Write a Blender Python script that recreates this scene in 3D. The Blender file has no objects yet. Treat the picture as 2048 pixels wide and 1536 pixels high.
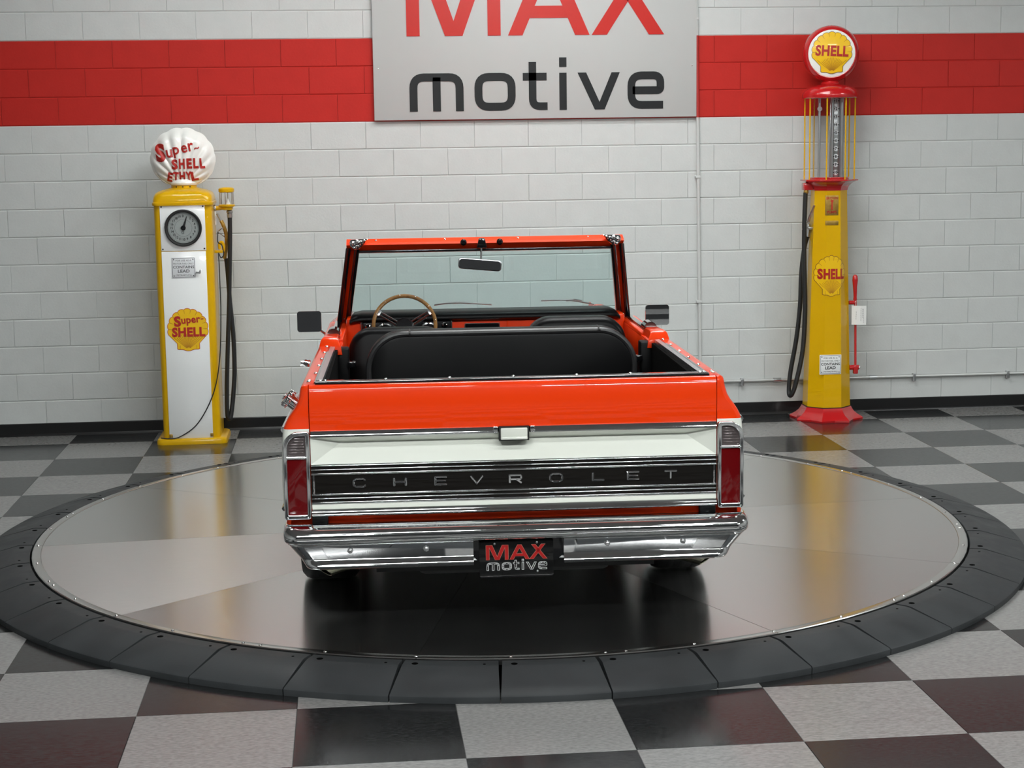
import bpy, bmesh, math, random
from mathutils import Vector, Matrix
PI = math.pi
rnd = random.Random(7)
scene = bpy.context.scene
COL = scene.collection

# ------------------------------------------------------------------ camera
F_PX, PITCH, ROLL, YAW, CAM_H = 3345.66, 0.14434, -0.014306, 0.097269, 2.15406
def cam_axes():
    cy, sy = math.cos(YAW), math.sin(YAW)
    F = Vector((sy*math.cos(PITCH), cy*math.cos(PITCH), -math.sin(PITCH)))
    X = Vector((cy, -sy, 0)); U = X.cross(F)
    return (math.cos(ROLL)*X + math.sin(ROLL)*U, -math.sin(ROLL)*X + math.cos(ROLL)*U, F)
CX, CU, CF = cam_axes()
camd = bpy.data.cameras.new('camera'); cam = bpy.data.objects.new('camera', camd); COL.objects.link(cam)
camd.sensor_fit = 'HORIZONTAL'; camd.sensor_width = 36.0; camd.lens = F_PX/2048*36.0
camd.clip_start = 0.05; camd.clip_end = 100
cam.matrix_world = Matrix(((CX.x, CU.x, -CF.x, 0), (CX.y, CU.y, -CF.y, 0), (CX.z, CU.z, -CF.z, CAM_H), (0, 0, 0, 1)))
scene.camera = cam
def in_frame(p, m=0.0):
    d = Vector(p) - Vector((0, 0, CAM_H)); z = d.dot(CF)
    if z < .1: return False
    u = 1024 + F_PX*d.dot(CX)/z; v = 768 - F_PX*d.dot(CU)/z
    return -m <= u <= 2048+m and -m <= v <= 1536+m

# ------------------------------------------------------------------ world, exposure, light levels
w = bpy.data.worlds.new('world'); scene.world = w; w.use_nodes = True
w.node_tree.nodes['Background'].inputs[0].default_value = (.55, .58, .6, 1)
w.node_tree.nodes['Background'].inputs[1].default_value = 0.05
scene.view_settings.view_transform = 'Standard'; scene.view_settings.look = 'None'
scene.view_settings.exposure = 0.0; scene.view_settings.gamma = 1.0
scene.view_settings.use_curve_mapping = False
# ceiling fixtures: x, y, length along x, width along y, emission strength
CEIL_Z = 4.7
LAMPS = [(1.4, 9.3, 2.4, .32, 56.0), (7.4, 7.4, 1.6, .32, 98.0), (-1.25, 10.6, 1.0, .32, 38.0),
         (1.9, 10.8, 2.4, .30, 26.0),
         (-1.6, .6, 2.0, .32, 180.0), (2.2, .6, 2.0, .32, 150.0), (6.4, .6, 2.0, .32, 110.0),  # unseen fill row over the camera, added to brighten the tailgate
         (-.2, 3.4, 1.6, .32, 34.0), (3.0, 3.4, 1.6, .32, 42.0)]

# ------------------------------------------------------------------ materials
def _inp(b, n, v):
    if n in b.inputs: b.inputs[n].default_value = v
def mat(name, col, rough=.5, metal=0., coat=0., coat_rough=.03, noise=0., nscale=30., bump=0., bscale=80., stretch=None, spec=None, trans=0., ior=1.45, rnd_obj=0., rough_noise=0., sheen=0.):
    m = bpy.data.materials.new(name); m.use_nodes = True
    nt = m.node_tree; b = nt.nodes['Principled BSDF']
    _inp(b, 'Base Color', (*col, 1)); _inp(b, 'Roughness', rough); _inp(b, 'Metallic', metal)
    _inp(b, 'Coat Weight', coat); _inp(b, 'Coat Roughness', coat_rough); _inp(b, 'IOR', ior)
    if spec is not None: _inp(b, 'Specular IOR Level', spec)
    if trans: _inp(b, 'Transmission Weight', trans)
    if noise or bump or rnd_obj or rough_noise:
        tc = nt.nodes.new('ShaderNodeTexCoord'); vec = tc.outputs['Object']
        if stretch:
            mp = nt.nodes.new('ShaderNodeMapping'); mp.inputs['Scale'].default_value = stretch
            nt.links.new(vec, mp.inputs['Vector']); vec = mp.outputs['Vector']
        if rnd_obj or noise:      # shift the pattern from object to object
            oi = nt.nodes.new('ShaderNodeObjectInfo'); mu = nt.nodes.new('ShaderNodeMath'); mu.operation = 'MULTIPLY'
            mu.inputs[1].default_value = 37.0; nt.links.new(oi.outputs['Random'], mu.inputs[0])
            ad = nt.nodes.new('ShaderNodeVectorMath'); ad.operation = 'ADD'
            nt.links.new(vec, ad.inputs[0]); nt.links.new(mu.outputs[0], ad.inputs[1]); vec = ad.outputs[0]
    if noise or rnd_obj:
        fac = None
        if noise:
            n = nt.nodes.new('ShaderNodeTexNoise'); n.inputs['Scale'].default_value = nscale; n.inputs['Detail'].default_value = 4
            nt.links.new(vec, n.inputs['Vector'])
            mr = nt.nodes.new('ShaderNodeMapRange'); mr.inputs[1].default_value = .3; mr.inputs[2].default_value = .7
            mr.inputs[3].default_value = 1-noise; mr.inputs[4].default_value = 1+noise
            nt.links.new(n.outputs['Fac'], mr.inputs[0]); fac = mr.outputs[0]
        if rnd_obj:
            mr2 = nt.nodes.new('ShaderNodeMapRange'); mr2.inputs[3].default_value = 1-rnd_obj; mr2.inputs[4].default_value = 1+rnd_obj
            nt.links.new(oi.outputs['Random'], mr2.inputs[0])
            if fac is None: fac = mr2.outputs[0]
            else:
                mm = nt.nodes.new('ShaderNodeMath'); mm.operation = 'MULTIPLY'
                nt.links.new(fac, mm.inputs[0]); nt.links.new(mr2.outputs[0], mm.inputs[1]); fac = mm.outputs[0]
        vm = nt.nodes.new('ShaderNodeVectorMath'); vm.operation = 'SCALE'; vm.inputs[0].default_value = col
        nt.links.new(fac, vm.inputs['Scale']); nt.links.new(vm.outputs[0], b.inputs['Base Color'])
    if rough_noise:
        n3 = nt.nodes.new('ShaderNodeTexNoise'); n3.inputs['Scale'].default_value = nscale; n3.inputs['Detail'].default_value = 3
        nt.links.new(vec, n3.inputs['Vector'])
        mr3 = nt.nodes.new('ShaderNodeMapRange'); mr3.inputs[1].default_value = .3; mr3.inputs[2].default_value = .7
        mr3.inputs[3].default_value = max(.02, rough-rough_noise); mr3.inputs[4].default_value = rough+rough_noise
        nt.links.new(n3.outputs['Fac'], mr3.inputs[0]); nt.links.new(mr3.outputs[0], b.inputs['Roughness'])
    if bump:
        n2 = nt.nodes.new('ShaderNodeTexNoise'); n2.inputs['Scale'].default_value = bscale; n2.inputs['Detail'].default_value = 6
        nt.links.new(vec, n2.inputs['Vector'])
        bp = nt.nodes.new('ShaderNodeBump'); bp.inputs['Strength'].default_value = bump; bp.inputs['Distance'].default_value = .004
        nt.links.new(n2.outputs['Fac'], bp.inputs['Height']); nt.links.new(bp.outputs[0], b.inputs['Normal'])
    return m
def emis(name, col, s):
    m = bpy.data.materials.new(name); m.use_nodes = True; nt = m.node_tree; nt.nodes.clear()
    o = nt.nodes.new('ShaderNodeOutputMaterial'); e = nt.nodes.new('ShaderNodeEmission')
    e.inputs[0].default_value = (*col, 1); e.inputs[1].default_value = s; nt.links.new(e.outputs[0], o.inputs[0]); return m
def pane(name, tint, ior=1.5):
    m = bpy.data.materials.new(name); m.use_nodes = True; nt = m.node_tree; nt.nodes.clear()
    o = nt.nodes.new('ShaderNodeOutputMaterial'); mx = nt.nodes.new('ShaderNodeMixShader')
    t = nt.nodes.new('ShaderNodeBsdfTransparent'); t.inputs[0].default_value = (*tint, 1)
    g = nt.nodes.new('ShaderNodeBsdfGlossy'); g.inputs['Roughness'].default_value = .01
    lw_ = nt.nodes.new('ShaderNodeLayerWeight'); lw_.inputs[0].default_value = .5
    pw = nt.nodes.new('ShaderNodeMath'); pw.operation = 'POWER'; pw.inputs[1].default_value = 5.0
    f = nt.nodes.new('ShaderNodeMath'); f.operation = 'MULTIPLY_ADD'; f.inputs[1].default_value = .93; f.inputs[2].default_value = .045
    nt.links.new(lw_.outputs['Facing'], pw.inputs[0]); nt.links.new(pw.outputs[0], f.inputs[0])
    nt.links.new(f.outputs[0], mx.inputs[0]); nt.links.new(t.outputs[0], mx.inputs[1]); nt.links.new(g.outputs[0], mx.inputs[2])
    nt.links.new(mx.outputs[0], o.inputs[0]); return m

M = {}
M['wall'] = mat('painted_block_grey', (.59, .61, .60), .55, bump=.20, bscale=70, noise=.02, nscale=9)
M['wall_red'] = mat('painted_block_red', (.50, .022, .016), .5, spec=.25, bump=.20, bscale=70, noise=.03, nscale=9)
M['joint'] = mat('painted_joint_grey', (.55, .57, .56), .6)
M['joint_red'] = mat('painted_joint_red', (.42, .022, .017), .55)
M['dark_wall'] = mat('dark_wall_paint', (.03, .03, .032), .7)
M['side_wall'] = mat('side_wall_paint', (.30, .305, .30), .7)
M['ceiling'] = mat('ceiling_paint', (.28, .28, .28), .8)
M['base'] = mat('black_cove_base', (.006, .006, .0065), .35)
M['tile_l'] = mat('light_vinyl_tile', (.205, .203, .198), .19, noise=.20, nscale=48, stretch=(1, 2.6, 1), rnd_obj=.03, rough_noise=.04)
M['tile_d'] = mat('charcoal_vinyl_tile', (.013, .0135, .014), .18, noise=.55, nscale=48, stretch=(1, 2.6, 1), rnd_obj=.05, rough_noise=.04)
M['grout'] = mat('tile_joint', (.05, .05, .05), .6)
def deck_mat():
    m = mat('brushed_deck_steel', (.66, .665, .65), .30, metal=1); nt = m.node_tree; b = nt.nodes['Principled BSDF']
    b.inputs['Anisotropic'].default_value = .55
    tg_ = nt.nodes.new('ShaderNodeTangent'); tg_.direction_type = 'UV_MAP'; tg_.uv_map = 'brush'; nt.links.new(tg_.outputs[0], b.inputs['Tangent'])
    uv = nt.nodes.new('ShaderNodeUVMap'); uv.uv_map = 'brush'; mp = nt.nodes.new('ShaderNodeMapping'); mp.inputs['Scale'].default_value = (30, 2, 1)
    nt.links.new(uv.outputs[0], mp.inputs[0])
    n = nt.nodes.new('ShaderNodeTexNoise'); n.inputs['Scale'].default_value = 5; n.inputs['Detail'].default_value = 5; nt.links.new(mp.outputs[0], n.inputs['Vector'])
    mr = nt.nodes.new('ShaderNodeMapRange'); mr.inputs[1].default_value = .3; mr.inputs[2].default_value = .7; mr.inputs[3].default_value = .975; mr.inputs[4].default_value = 1.025
    at = nt.nodes.new('ShaderNodeAttribute'); at.attribute_type = 'OBJECT'; at.attribute_name = 'finish'; mu = nt.nodes.new('ShaderNodeMath'); mu.operation = 'MULTIPLY'
    vs_ = nt.nodes.new('ShaderNodeVectorMath'); vs_.operation = 'SCALE'; vs_.inputs[0].default_value = (.68, .685, .67); nt.links.new(mr.outputs[0], vs_.inputs['Scale']); nt.links.new(vs_.outputs[0], b.inputs['Base Color'])
    nt.links.new(n.outputs['Fac'], mr.inputs[0]); nt.links.new(mr.outputs[0], mu.inputs[0]); nt.links.new(at.outputs['Fac'], mu.inputs[1]); nt.links.new(mu.outputs[0], b.inputs['Roughness']); return m
M['deck'] = deck_mat()
M['trim_steel'] = mat('deck_trim_steel', (.66, .655, .64), .22, metal=1)
M['rubber'] = mat('ramp_rubber', (.034, .037, .039), .46, spec=.22, noise=.15, nscale=6, rough_noise=.08, bump=.05, bscale=60)
M['black'] = mat('black_void', (.003, .003, .003), .8, spec=0.)
M['orange'] = mat('orange_lacquer', (.86, .044, .0005), .4, coat=.75, coat_rough=.03, spec=.15)
M['white'] = mat('white_lacquer', (.74, .76, .69), .35, coat=1.0, coat_rough=.03)
M['chrome'] = mat('chrome_plate', (.90, .91, .92), .05, metal=1)
M['satin'] = mat('satin_aluminium', (.55, .56, .57), .28, metal=1)
M['gloss_black'] = mat('gloss_black', (.005, .005, .006), .18, coat=1.0)
M['gate_black'] = mat('gate_insert_black', (.006, .005, .0042), .35, coat=.25, spec=.2, noise=.3, nscale=20, stretch=(1, 1, 30))
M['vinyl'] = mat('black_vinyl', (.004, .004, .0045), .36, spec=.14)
M['vinyl_edge'] = mat('vinyl_edge_sheen', (.022, .022, .023), .36, spec=.5)  # lighter grey paints in the sheen on the rolled seat edge
M['carpet'] = mat('black_carpet', (.004, .004, .004), .9, spec=.05)
M['tyre'] = mat('tyre_rubber', (.008, .008, .008), .6)
M['under'] = mat('underbody_black', (.004, .004, .004), .7)
M['red_lens'] = mat('red_lens', (.11, .001, .002), .12, coat=1.0)
M['clear_lens'] = mat('clear_lens', (.11, .09, .09), .12, coat=1.0, metal=.3)
M['wood'] = mat('wood_rim', (.25, .125, .038), .25, coat=1.0, noise=.25, nscale=40)
M['screen'] = pane('windshield_glass', (.87, .945, .94))
M['glass'] = pane('clear_glass', (.965, .975, .975))
M['mirror'] = mat('mirror_glass', (.75, .76, .78), .01, metal=1)
M['yellow'] = mat('yellow_enamel', (.70, .40, .0008), .35, coat=.5, noise=.03, nscale=5, spec=.2)
M['panel_white'] = mat('white_enamel', (.88, .90, .895), .22, coat=.7)
M['globe_white'] = mat('milk_glass', (.86, .86, .82), .18, coat=.6)
M['pump_red'] = mat('red_enamel', (.50, .008, .010), .25, coat=1.0)
M['ink_red'] = mat('red_ink', (.42, .018, .012), .4)
M['ink_black'] = mat('black_ink', (.015, .015, .015), .5)
M['ink_grey'] = mat('grey_ink', (.10, .105, .11), .5)
M['outline'] = mat('brown_outline', (.16, .055, .01), .4)
M['emblem_red'] = mat('red_outline', (.50, .03, .015), .4)
M['emblem'] = mat('yellow_emblem', (.86, .53, .006), .3, coat=.5)
M['rib'] = mat('amber_rib', (.50, .22, .006), .4)
M['plate_grey'] = mat('enamel_plate_grey', (.74, .76, .78), .3, coat=.4)
M['dial'] = mat('dial_grey', (.36, .39, .38), .35)
M['brass'] = mat('brass_plate', (.42, .26, .06), .4, metal=.7, noise=.2, nscale=40)
M['steel'] = mat('worn_steel', (.45, .44, .42), .35, metal=1, noise=.15, nscale=40)
M['hose'] = mat('black_hose', (.014, .014, .014), .5)
M['sign'] = mat('brushed_sign_panel', (.50, .51, .50), .45)
M['sign_red'] = mat('sign_red_vinyl', (.55, .018, .012), .25, coat=.4)
M['sign_black'] = mat('sign_black_vinyl', (.008, .009, .010), .35)
M['plate_black'] = mat('plate_black_acrylic', (.006, .006, .006), .12, coat=.5)
M['plate_red'] = mat('plate_red', (.36, .012, .012), .3)
M['plate_edge'] = mat('plate_outline', (.55, .55, .55), .4)
M['plate_edge_red'] = mat('plate_outline_red', (.55, .22, .16), .4)
M['conduit'] = mat('galvanised_conduit', (.52, .53, .52), .35, metal=.5)
M['conduit_white'] = mat('painted_conduit', (.58, .59, .58), .45)
M['conduit_red'] = mat('red_painted_conduit', (.45, .035, .03), .45)
M['paper'] = mat('paper', (.80, .80, .78), .8)
M['brass_tip'] = mat('polished_pipe', (.80, .76, .58), .10, metal=1)

# ------------------------------------------------------------------ geometry helpers
class MB:
    def __init__(s): s.v = []; s.f = []; s.m = []
    def add(s, vs, fs, mi=0):
        o = len(s.v); s.v += [tuple(p) for p in vs]
        for f in fs: s.f.append([i+o for i in f]); s.m.append(mi)
        return s
    def box(s, x0, x1, y0, y1, z0, z1, mi=0):
        return s.add([(x0,y0,z0),(x1,y0,z0),(x1,y1,z0),(x0,y1,z0),(x0,y0,z1),(x1,y0,z1),(x1,y1,z1),(x0,y1,z1)],
                     [(0,3,2,1),(4,5,6,7),(0,1,5,4),(1,2,6,5),(2,3,7,6),(3,0,4,7)], mi)
    def prism(s, pts, d0, d1, plane='xz', mi=0):
        n = len(pts)
        def P(a, b, d): return {'xz': (a, d, b), 'xy': (a, b, d), 'yz': (d, a, b)}[plane]
        vs = [P(a, b, d0) for a, b in pts] + [P(a, b, d1) for a, b in pts]
        fs = [tuple(range(n)), tuple(range(2*n-1, n-1, -1))] + [(i, i+n, (i+1) % n+n, (i+1) % n) for i in range(n)]
        return s.add(vs, fs, mi)
    def loft(s, secs, ring=True, cap0=True, cap1=True, mi=0, mis=None):
        n = len(secs[0]); vs = [p for q in secs for p in q]; base = len(s.v); s.v += [tuple(p) for p in vs]
        for k in range(len(secs)-1):
            for i in range(n if ring else n-1):
                j = (i+1) % n
                s.f.append([base+k*n+i, base+k*n+j, base+(k+1)*n+j, base+(k+1)*n+i]); s.m.append(mis[i] if mis else mi)
        if ring and cap0: s.f.append([base+i for i in range(n)][::-1]); s.m.append(mi)
        if ring and cap1: s.f.append([base+(len(secs)-1)*n+i for i in range(n)]); s.m.append(mi)
        return s
    def lathe(s, prof, n=24, c=(0,0,0), axis='z', mi=0, a0=0, hollow=False):
        def P(r, h, a):
            x, y = r*math.cos(a), r*math.sin(a)
            p = {'z': (x, y, h), 'y': (x, h, y), 'x': (h, x, y)}[axis]
            return (p[0]+c[0], p[1]+c[1], p[2]+c[2])
        secs = [[P(max(r, 1e-5), h, a0+2*PI*i/n) for i in range(n)] for r, h in prof]
        return s.loft(secs, mi=mi, cap0=not hollow, cap1=not hollow)
    def tube(s, path, r, n=10, mi=0, closed=False, rz=None):
        P = [Vector(p) for p in path]; N = len(P); secs = []
        up = Vector((0, 0, 1)); prev = None
        for i in range(N):
            if closed: t = (P[(i+1) % N]-P[i-1]).normalized()
            else: t = (P[min(i+1, N-1)]-P[max(i-1, 0)]).normalized()
            if prev is None:
                a = up.cross(t) if abs(t.z) < .95 else Vector((1, 0, 0)).cross(t)
            else: a = prev-t*prev.dot(t)
            a.normalize(); prev = a; b = t.cross(a)
            rr = r[i] if isinstance(r, (list, tuple)) else r
            secs.append([P[i]+a*math.cos(2*PI*k/n)*rr+b*math.sin(2*PI*k/n)*rr*(rz or 1) for k in range(n)])
        if closed: secs.append(secs[0])
        return s.loft(secs, cap0=not closed, cap1=not closed, mi=mi)
    def sphere(s, c, r, nu=12, nv=8, mi=0):
        rx, ry, rz = (r, r, r) if not isinstance(r, (tuple, list)) else r
        secs = []
        for j in range(nv+1):
            a = -PI/2+PI*j/nv
            secs.append([(c[0]+rx*max(math.cos(a), 1e-4)*math.cos(2*PI*i/nu), c[1]+ry*max(math.cos(a), 1e-4)*math.sin(2*PI*i/nu), c[2]+rz*math.sin(a)) for i in range(nu)])
        return s.loft(secs, mi=mi)
    def mesh(s, name, mats, smooth=35, bevel=0, bseg=2, fix=True):
        me = bpy.data.meshes.new(name); me.from_pydata(s.v, [], s.f)
        for m in mats: me.materials.append(M[m] if isinstance(m, str) else m)
        me.polygons.foreach_set('material_index', s.m)
        bm = bmesh.new(); bm.from_mesh(me)
        if fix: bmesh.ops.recalc_face_normals(bm, faces=bm.faces)
        if bevel:
            es = [e for e in bm.edges if len(e.link_faces) == 2 and e.calc_face_angle(0) > .6]
            bmesh.ops.bevel(bm, geom=es, offset=bevel, segments=bseg, profile=.5, affect='EDGES', clamp_overlap=True)
        bm.to_mesh(me); bm.free()
        if smooth:
            me.shade_smooth(); me.set_sharp_from_angle(angle=math.radians(smooth))
        return me
    def build(s, name, mats, parent=None, loc=None, rot=None, smooth=35, bevel=0, bseg=2, fix=True):
        if isinstance(mats, str) or not isinstance(mats, (list, tuple)): mats = [mats]
        return link(name, s.mesh(name, mats, smooth, bevel, bseg, fix), parent, loc, rot)
def link(name, me, parent=None, loc=None, rot=None):
    o = bpy.data.objects.new(name, me); COL.objects.link(o); o.parent = parent
    if loc: o.location = loc
    if rot: o.rotation_euler = rot
    return o
def thing(name, loc, label, cat, rotz=0, group=None):
    o = bpy.data.objects.new(name, None); COL.objects.link(o); o.location = loc; o.rotation_euler = (0, 0, rotz)
    o.empty_display_size = .1
    return tag(o, label, cat, group)
def tag(o, label=None, cat=None, group=None, kind=None):
    if label: o['label'] = label
    if cat: o['category'] = cat
    if group: o['group'] = group
    if kind: o['kind'] = kind
    return o
def box(name, m, parent, *b, bevel=0, smooth=35, bseg=2): return MB().box(*b).build(name, m, parent, bevel=bevel, smooth=smooth, bseg=bseg)

# --- flat lettering: text and outlines are laid out in (x, z), front towards -y
def curve_mesh(name, outlines, extrude, bevel=0.):
    cu = bpy.data.curves.new(name, 'CURVE'); cu.dimensions = '2D'; cu.fill_mode = 'BOTH'; cu.extrude = extrude; cu.bevel_depth = bevel; cu.bevel_resolution = 2
    for pts in outlines:
        sp = cu.splines.new('POLY'); sp.points.add(len(pts)-1)
        for i, p in enumerate(pts): sp.points[i].co = (p[0], p[1], 0, 1)
        sp.use_cyclic_u = True
    return _to_mesh(cu, name)
def _to_mesh(cu, name):
    o = bpy.data.objects.new('tmp', cu); COL.objects.link(o)
    dg = bpy.context.evaluated_depsgraph_get(); me = bpy.data.meshes.new_from_object(o.evaluated_get(dg))
    bpy.data.objects.remove(o); bpy.data.curves.remove(cu); me.name = name
    me.materials.clear()
    for p in me.polygons: p.material_index = 0
    return me
_fc = {}
def text_mesh(body, size, bold=0., sx=1., extrude=.0006, spacing=1., shear=0.):
    cu = bpy.data.curves.new('lettering', 'FONT'); cu.body = body; cu.size = size; cu.offset = bold; cu.extrude = extrude
    cu.align_x = 'CENTER'; cu.align_y = 'CENTER'; cu.space_character = spacing; cu.shear = shear; cu.resolution_u = 3; cu.space_line = 1.0
    me = _to_mesh(cu, 'lettering')
    if sx != 1.: me.transform(Matrix.Diagonal((sx, 1, 1, 1)))
    return me
def fit_text(body, wd, ht, bold=0., shear=0., extrude=.0006):
    """lettering scaled to an exact width and height, centred on the origin"""
    me = text_mesh(body, 1.0, bold, 1., .0005, 1.0+bold*1.6, shear)
    xs = [v.co.x for v in me.vertices]; ys = [v.co.y for v in me.vertices]
    cx_, cy_ = (min(xs)+max(xs))/2, (min(ys)+max(ys))/2
    me.transform(Matrix.Diagonal((wd/(max(xs)-min(xs)), ht/(max(ys)-min(ys)), extrude/.0005, 1)) @ Matrix.Translation((-cx_, -cy_, 0)))
    return me
UP = Matrix.Rotation(PI/2, 4, 'X')
def place(me, m, parent, x, y, z, name='lettering', rot=0., warp=None, yaw=0.):
    """stand a flat mesh up at (x, z) on a surface at depth y; warp(x, z) -> y bends it onto a curved surface"""
    me.transform(Matrix.Translation((x, y, z)) @ Matrix.Rotation(yaw, 4, 'Z') @ Matrix.Rotation(-rot, 4, 'Y') @ UP)
    if warp:
        for v in me.vertices: v.co.y = warp(v.co.x, v.co.z) + (v.co.y - y)
    me.materials.clear(); me.materials.append(M[m])
    for p in me.polygons: p.material_index = 0
    return link(name, me, parent)

def round_path(pts, r, closed=False, n=6):
    out = []; N = len(pts)
    for i in range(N):
        p = Vector(pts[i])
        if not closed and i in (0, N-1): out.append(p); continue
        a = Vector(pts[i-1])-p; b = Vector(pts[(i+1) % N])-p
        rr = r[i] if isinstance(r, (list, tuple)) else r
        if rr <= 0: out.append(p); continue
        d = min(rr, a.length*.5, b.length*.5)
        p0 = p+a.normalized()*d; p1 = p+b.normalized()*d
        for k in range(n+1):
            t = k/n; out.append(p0*(1-t)**2+p*2*t*(1-t)+p1*t*t)
    return out
def ribbon(pts, wd, closed=False):
    """quads of a stroke of width wd along a 2-D path"""
    P = [Vector(p) for p in pts]; N = len(P); L = []; R = []
    for i in range(N):
        a = P[i-1] if (closed or i > 0) else None; b = P[(i+1) % N] if (closed or i < N-1) else None
        d0 = (P[i]-a).normalized() if a is not None else None; d1 = (b-P[i]).normalized() if b is not None else None
        if d0 is None: d0 = d1
        if d1 is None: d1 = d0
        n0 = Vector((-d0.y, d0.x)); n1 = Vector((-d1.y, d1.x)); nn = (n0+n1)
        nn.normalize(); k = wd/2/max(.4, nn.dot(n0)); L.append(P[i]+nn*k); R.append(P[i]-nn*k)
    q = []
    for i in range(N if closed else N-1):
        j = (i+1) % N; q.append([R[i], R[j], L[j], L[i]])
    return q
def glyphs():
    g = {}
    H = 440
    g['M'] = [[(0,0),(76,0),(76,H),(0,H)], [(470,0),(546,0),(546,H),(470,H)], [(60,H),(150,H),(273,85),(273,0),(222,0)], [(486,H),(324,0),(273,0),(273,85),(396,H)]]
    g['A'] = [[(588,0),(673,0),(827,353),(827,H),(780,H)], [(1066,0),(874,H),(827,H),(827,353),(981,0)], [(714,98),(940,98),(908,168),(746,168)]]
    g['X'] = [[(1078,0),(1168,0),(1457,H),(1367,H)], [(1416,0),(1506,0),(1217,H),(1127,H)]]
    b = -272
    g['m'] = ribbon(round_path([(305+b,0),(305+b,195),(573+b,195),(573+b,0)], 62), 46)+ribbon([(440+b,0),(440+b,195)], 46)
    g['o'] = ribbon(round_path([(683+b,23),(683+b,194),(877+b,194),(877+b,23)], 62, True), 46, True)
    g['t'] = ribbon(round_path([(1000+b,278),(1000+b,23),(1087+b,23)], 50), 44)+ribbon([(943+b,193),(1083+b,193)], 44)
    g['i'] = ribbon([(1179+b,0),(1179+b,214)], 43)+ribbon([(1179+b,247),(1179+b,302)], 43)
    g['v'] = [[(1265+b,214),(1316+b,214),(1394+b,44),(1394+b,0),(1366+b,0)], [(1515+b,214),(1424+b,0),(1394+b,0),(1394+b,44),(1466+b,214)]]
    g['e'] = ribbon(round_path([(1772+b,23),(1583+b,23),(1583+b,194),(1756+b,194),(1756+b,108),(1590+b,108)], [0,62,62,55,20,0]), 45)
    return g
G = glyphs()
def glyph_part(name, key, m, parent, x0, z0, sx, sz, y0, y1, grow=0.):
    mb = MB()
    for q in G[key]:
        pts = [(p[0], p[1]) for p in q]
        if sum(pts[i-1][0]*pts[i][1]-pts[i][0]*pts[i-1][1] for i in range(len(pts))) < 0: pts.reverse()
        if grow:
            cx = sum(p[0] for p in pts)/len(pts); cz = sum(p[1] for p in pts)/len(pts)
            # push every corner out along the mean of its edge normals
            np_ = []
            for i in range(len(pts)):
                p = Vector(pts[i]); a = (p-Vector(pts[i-1])); c = (Vector(pts[(i+1) % len(pts)])-p)
                if a.length < 1e-6 or c.length < 1e-6: np_.append(tuple(p)); continue
                a.normalize(); c.normalize(); n = Vector((a.y, -a.x))+Vector((c.y, -c.x))
                if n.length > 1e-4: n.normalize(); n *= grow/max(.45, n.dot(Vector((a.y, -a.x))))
                np_.append(tuple(p+n))
            pts = np_
        mb.prism([(x0+p[0]*sx, z0+p[1]*sz) for p in pts], y0, y1)
    return mb.build(name, m, parent, smooth=0)

# ------------------------------------------------------------------ the room
WALL_Y = 12.74
BW, BH = .4089, .20445
ROW0 = 2.311              # lower edge of the red band
BX0 = -2.0824
XL, XR, YB = -6.5, 9.5, -6.0
wall = thing('wall_back', (0, 0, 0), None, None); tag(wall, kind='structure', label='painted concrete block wall, grey with a red band')
zb0, zb1 = ROW0, ROW0+3*BH
mb = MB(); mb.box(XL, XR, WALL_Y+.0046, WALL_Y+.2, 0, zb0, 0); mb.box(XL, XR, WALL_Y+.0046, WALL_Y+.2, zb0, zb1, 1); mb.box(XL, XR, WALL_Y+.0046, WALL_Y+.2, zb1, CEIL_Z, 0)
mb.build('mortar_bed', ['joint', 'joint_red'], wall, smooth=0)
def block_mb(mb, x, z, wd, ht, y=0., mi=0):
    g, c, d = .0010, .0060, .0048
    a, b_ = x+g, x+wd-g; e, f = z+g, z+ht-g
    o = [(a, y+d, e), (b_, y+d, e), (b_, y+d, f), (a, y+d, f)]
    h = .0018
    i = [(a+h, y, e+c), (b_-h, y, e+c), (b_-h, y, f-c), (a+h, y, f-c)]
    return mb.add(o+i, [(4,5,6,7)]+[(k, (k+1) % 4, 4+(k+1) % 4, 4+k) for k in range(4)], mi)
bm_full = {}
for key in ('wall', 'wall_red'):
    bm_full[key] = block_mb(MB(), 0, 0, BW, BH).mesh('block', [key], smooth=0, fix=False)
rest = MB(); nblk = 0
sign_rect = (.235, 2.68, 2.318, 3.78)
r = -13
while True:
    z1 = ROW0-r*BH; z0 = z1-BH
    if z1 <= .0: break
    if z0 < CEIL_Z:
        off = 0 if r % 2 else BW/2
        n0 = int((XL-BX0)/BW)-1
        for n in range(n0, 60):
            x0 = BX0+off+n*BW; x1 = x0+BW
            if x1 <= XL or x0 >= XR: continue
            red = -3 <= r < 0
            cut = x0 < XL or x1 > XR or z0 < 0 or z1 > CEIL_Z
            a, b_ = max(x0, XL), min(x1, XR); e, f = max(z0, 0), min(z1, CEIL_Z)
            vis = any(in_frame((px, WALL_Y, pz)) for px in (a+.02, (a+b_)/2, b_-.02) for pz in (e+.02, (e+f)/2, f-.02))
            hid = (a > sign_rect[0]-.02 and b_ < sign_rect[1]+.02 and e > sign_rect[2]-.02 and f < sign_rect[3]) or f < .1
            if 0.05 < a and b_ < 2.15 and f < .86: hid = True      # behind the truck
            if vis and not hid and nblk < 300:
                dy = rnd.uniform(-.0012, .0006)
                if not cut: link('block', bm_full['wall_red' if red else 'wall'], wall, (x0, WALL_Y+dy, z0))
                else: block_mb(MB(), a, e, b_-a, f-e, WALL_Y+dy).build('block', 'wall_red' if red else 'wall', wall, smooth=0, fix=False)
                nblk += 1
            else: block_mb(rest, a, e, b_-a, f-e, WALL_Y, 1 if red else 0)
    r += 1
tag(rest.build('blockwork', ['wall', 'wall_red'], wall, smooth=0, fix=False), kind='stuff')
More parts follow.
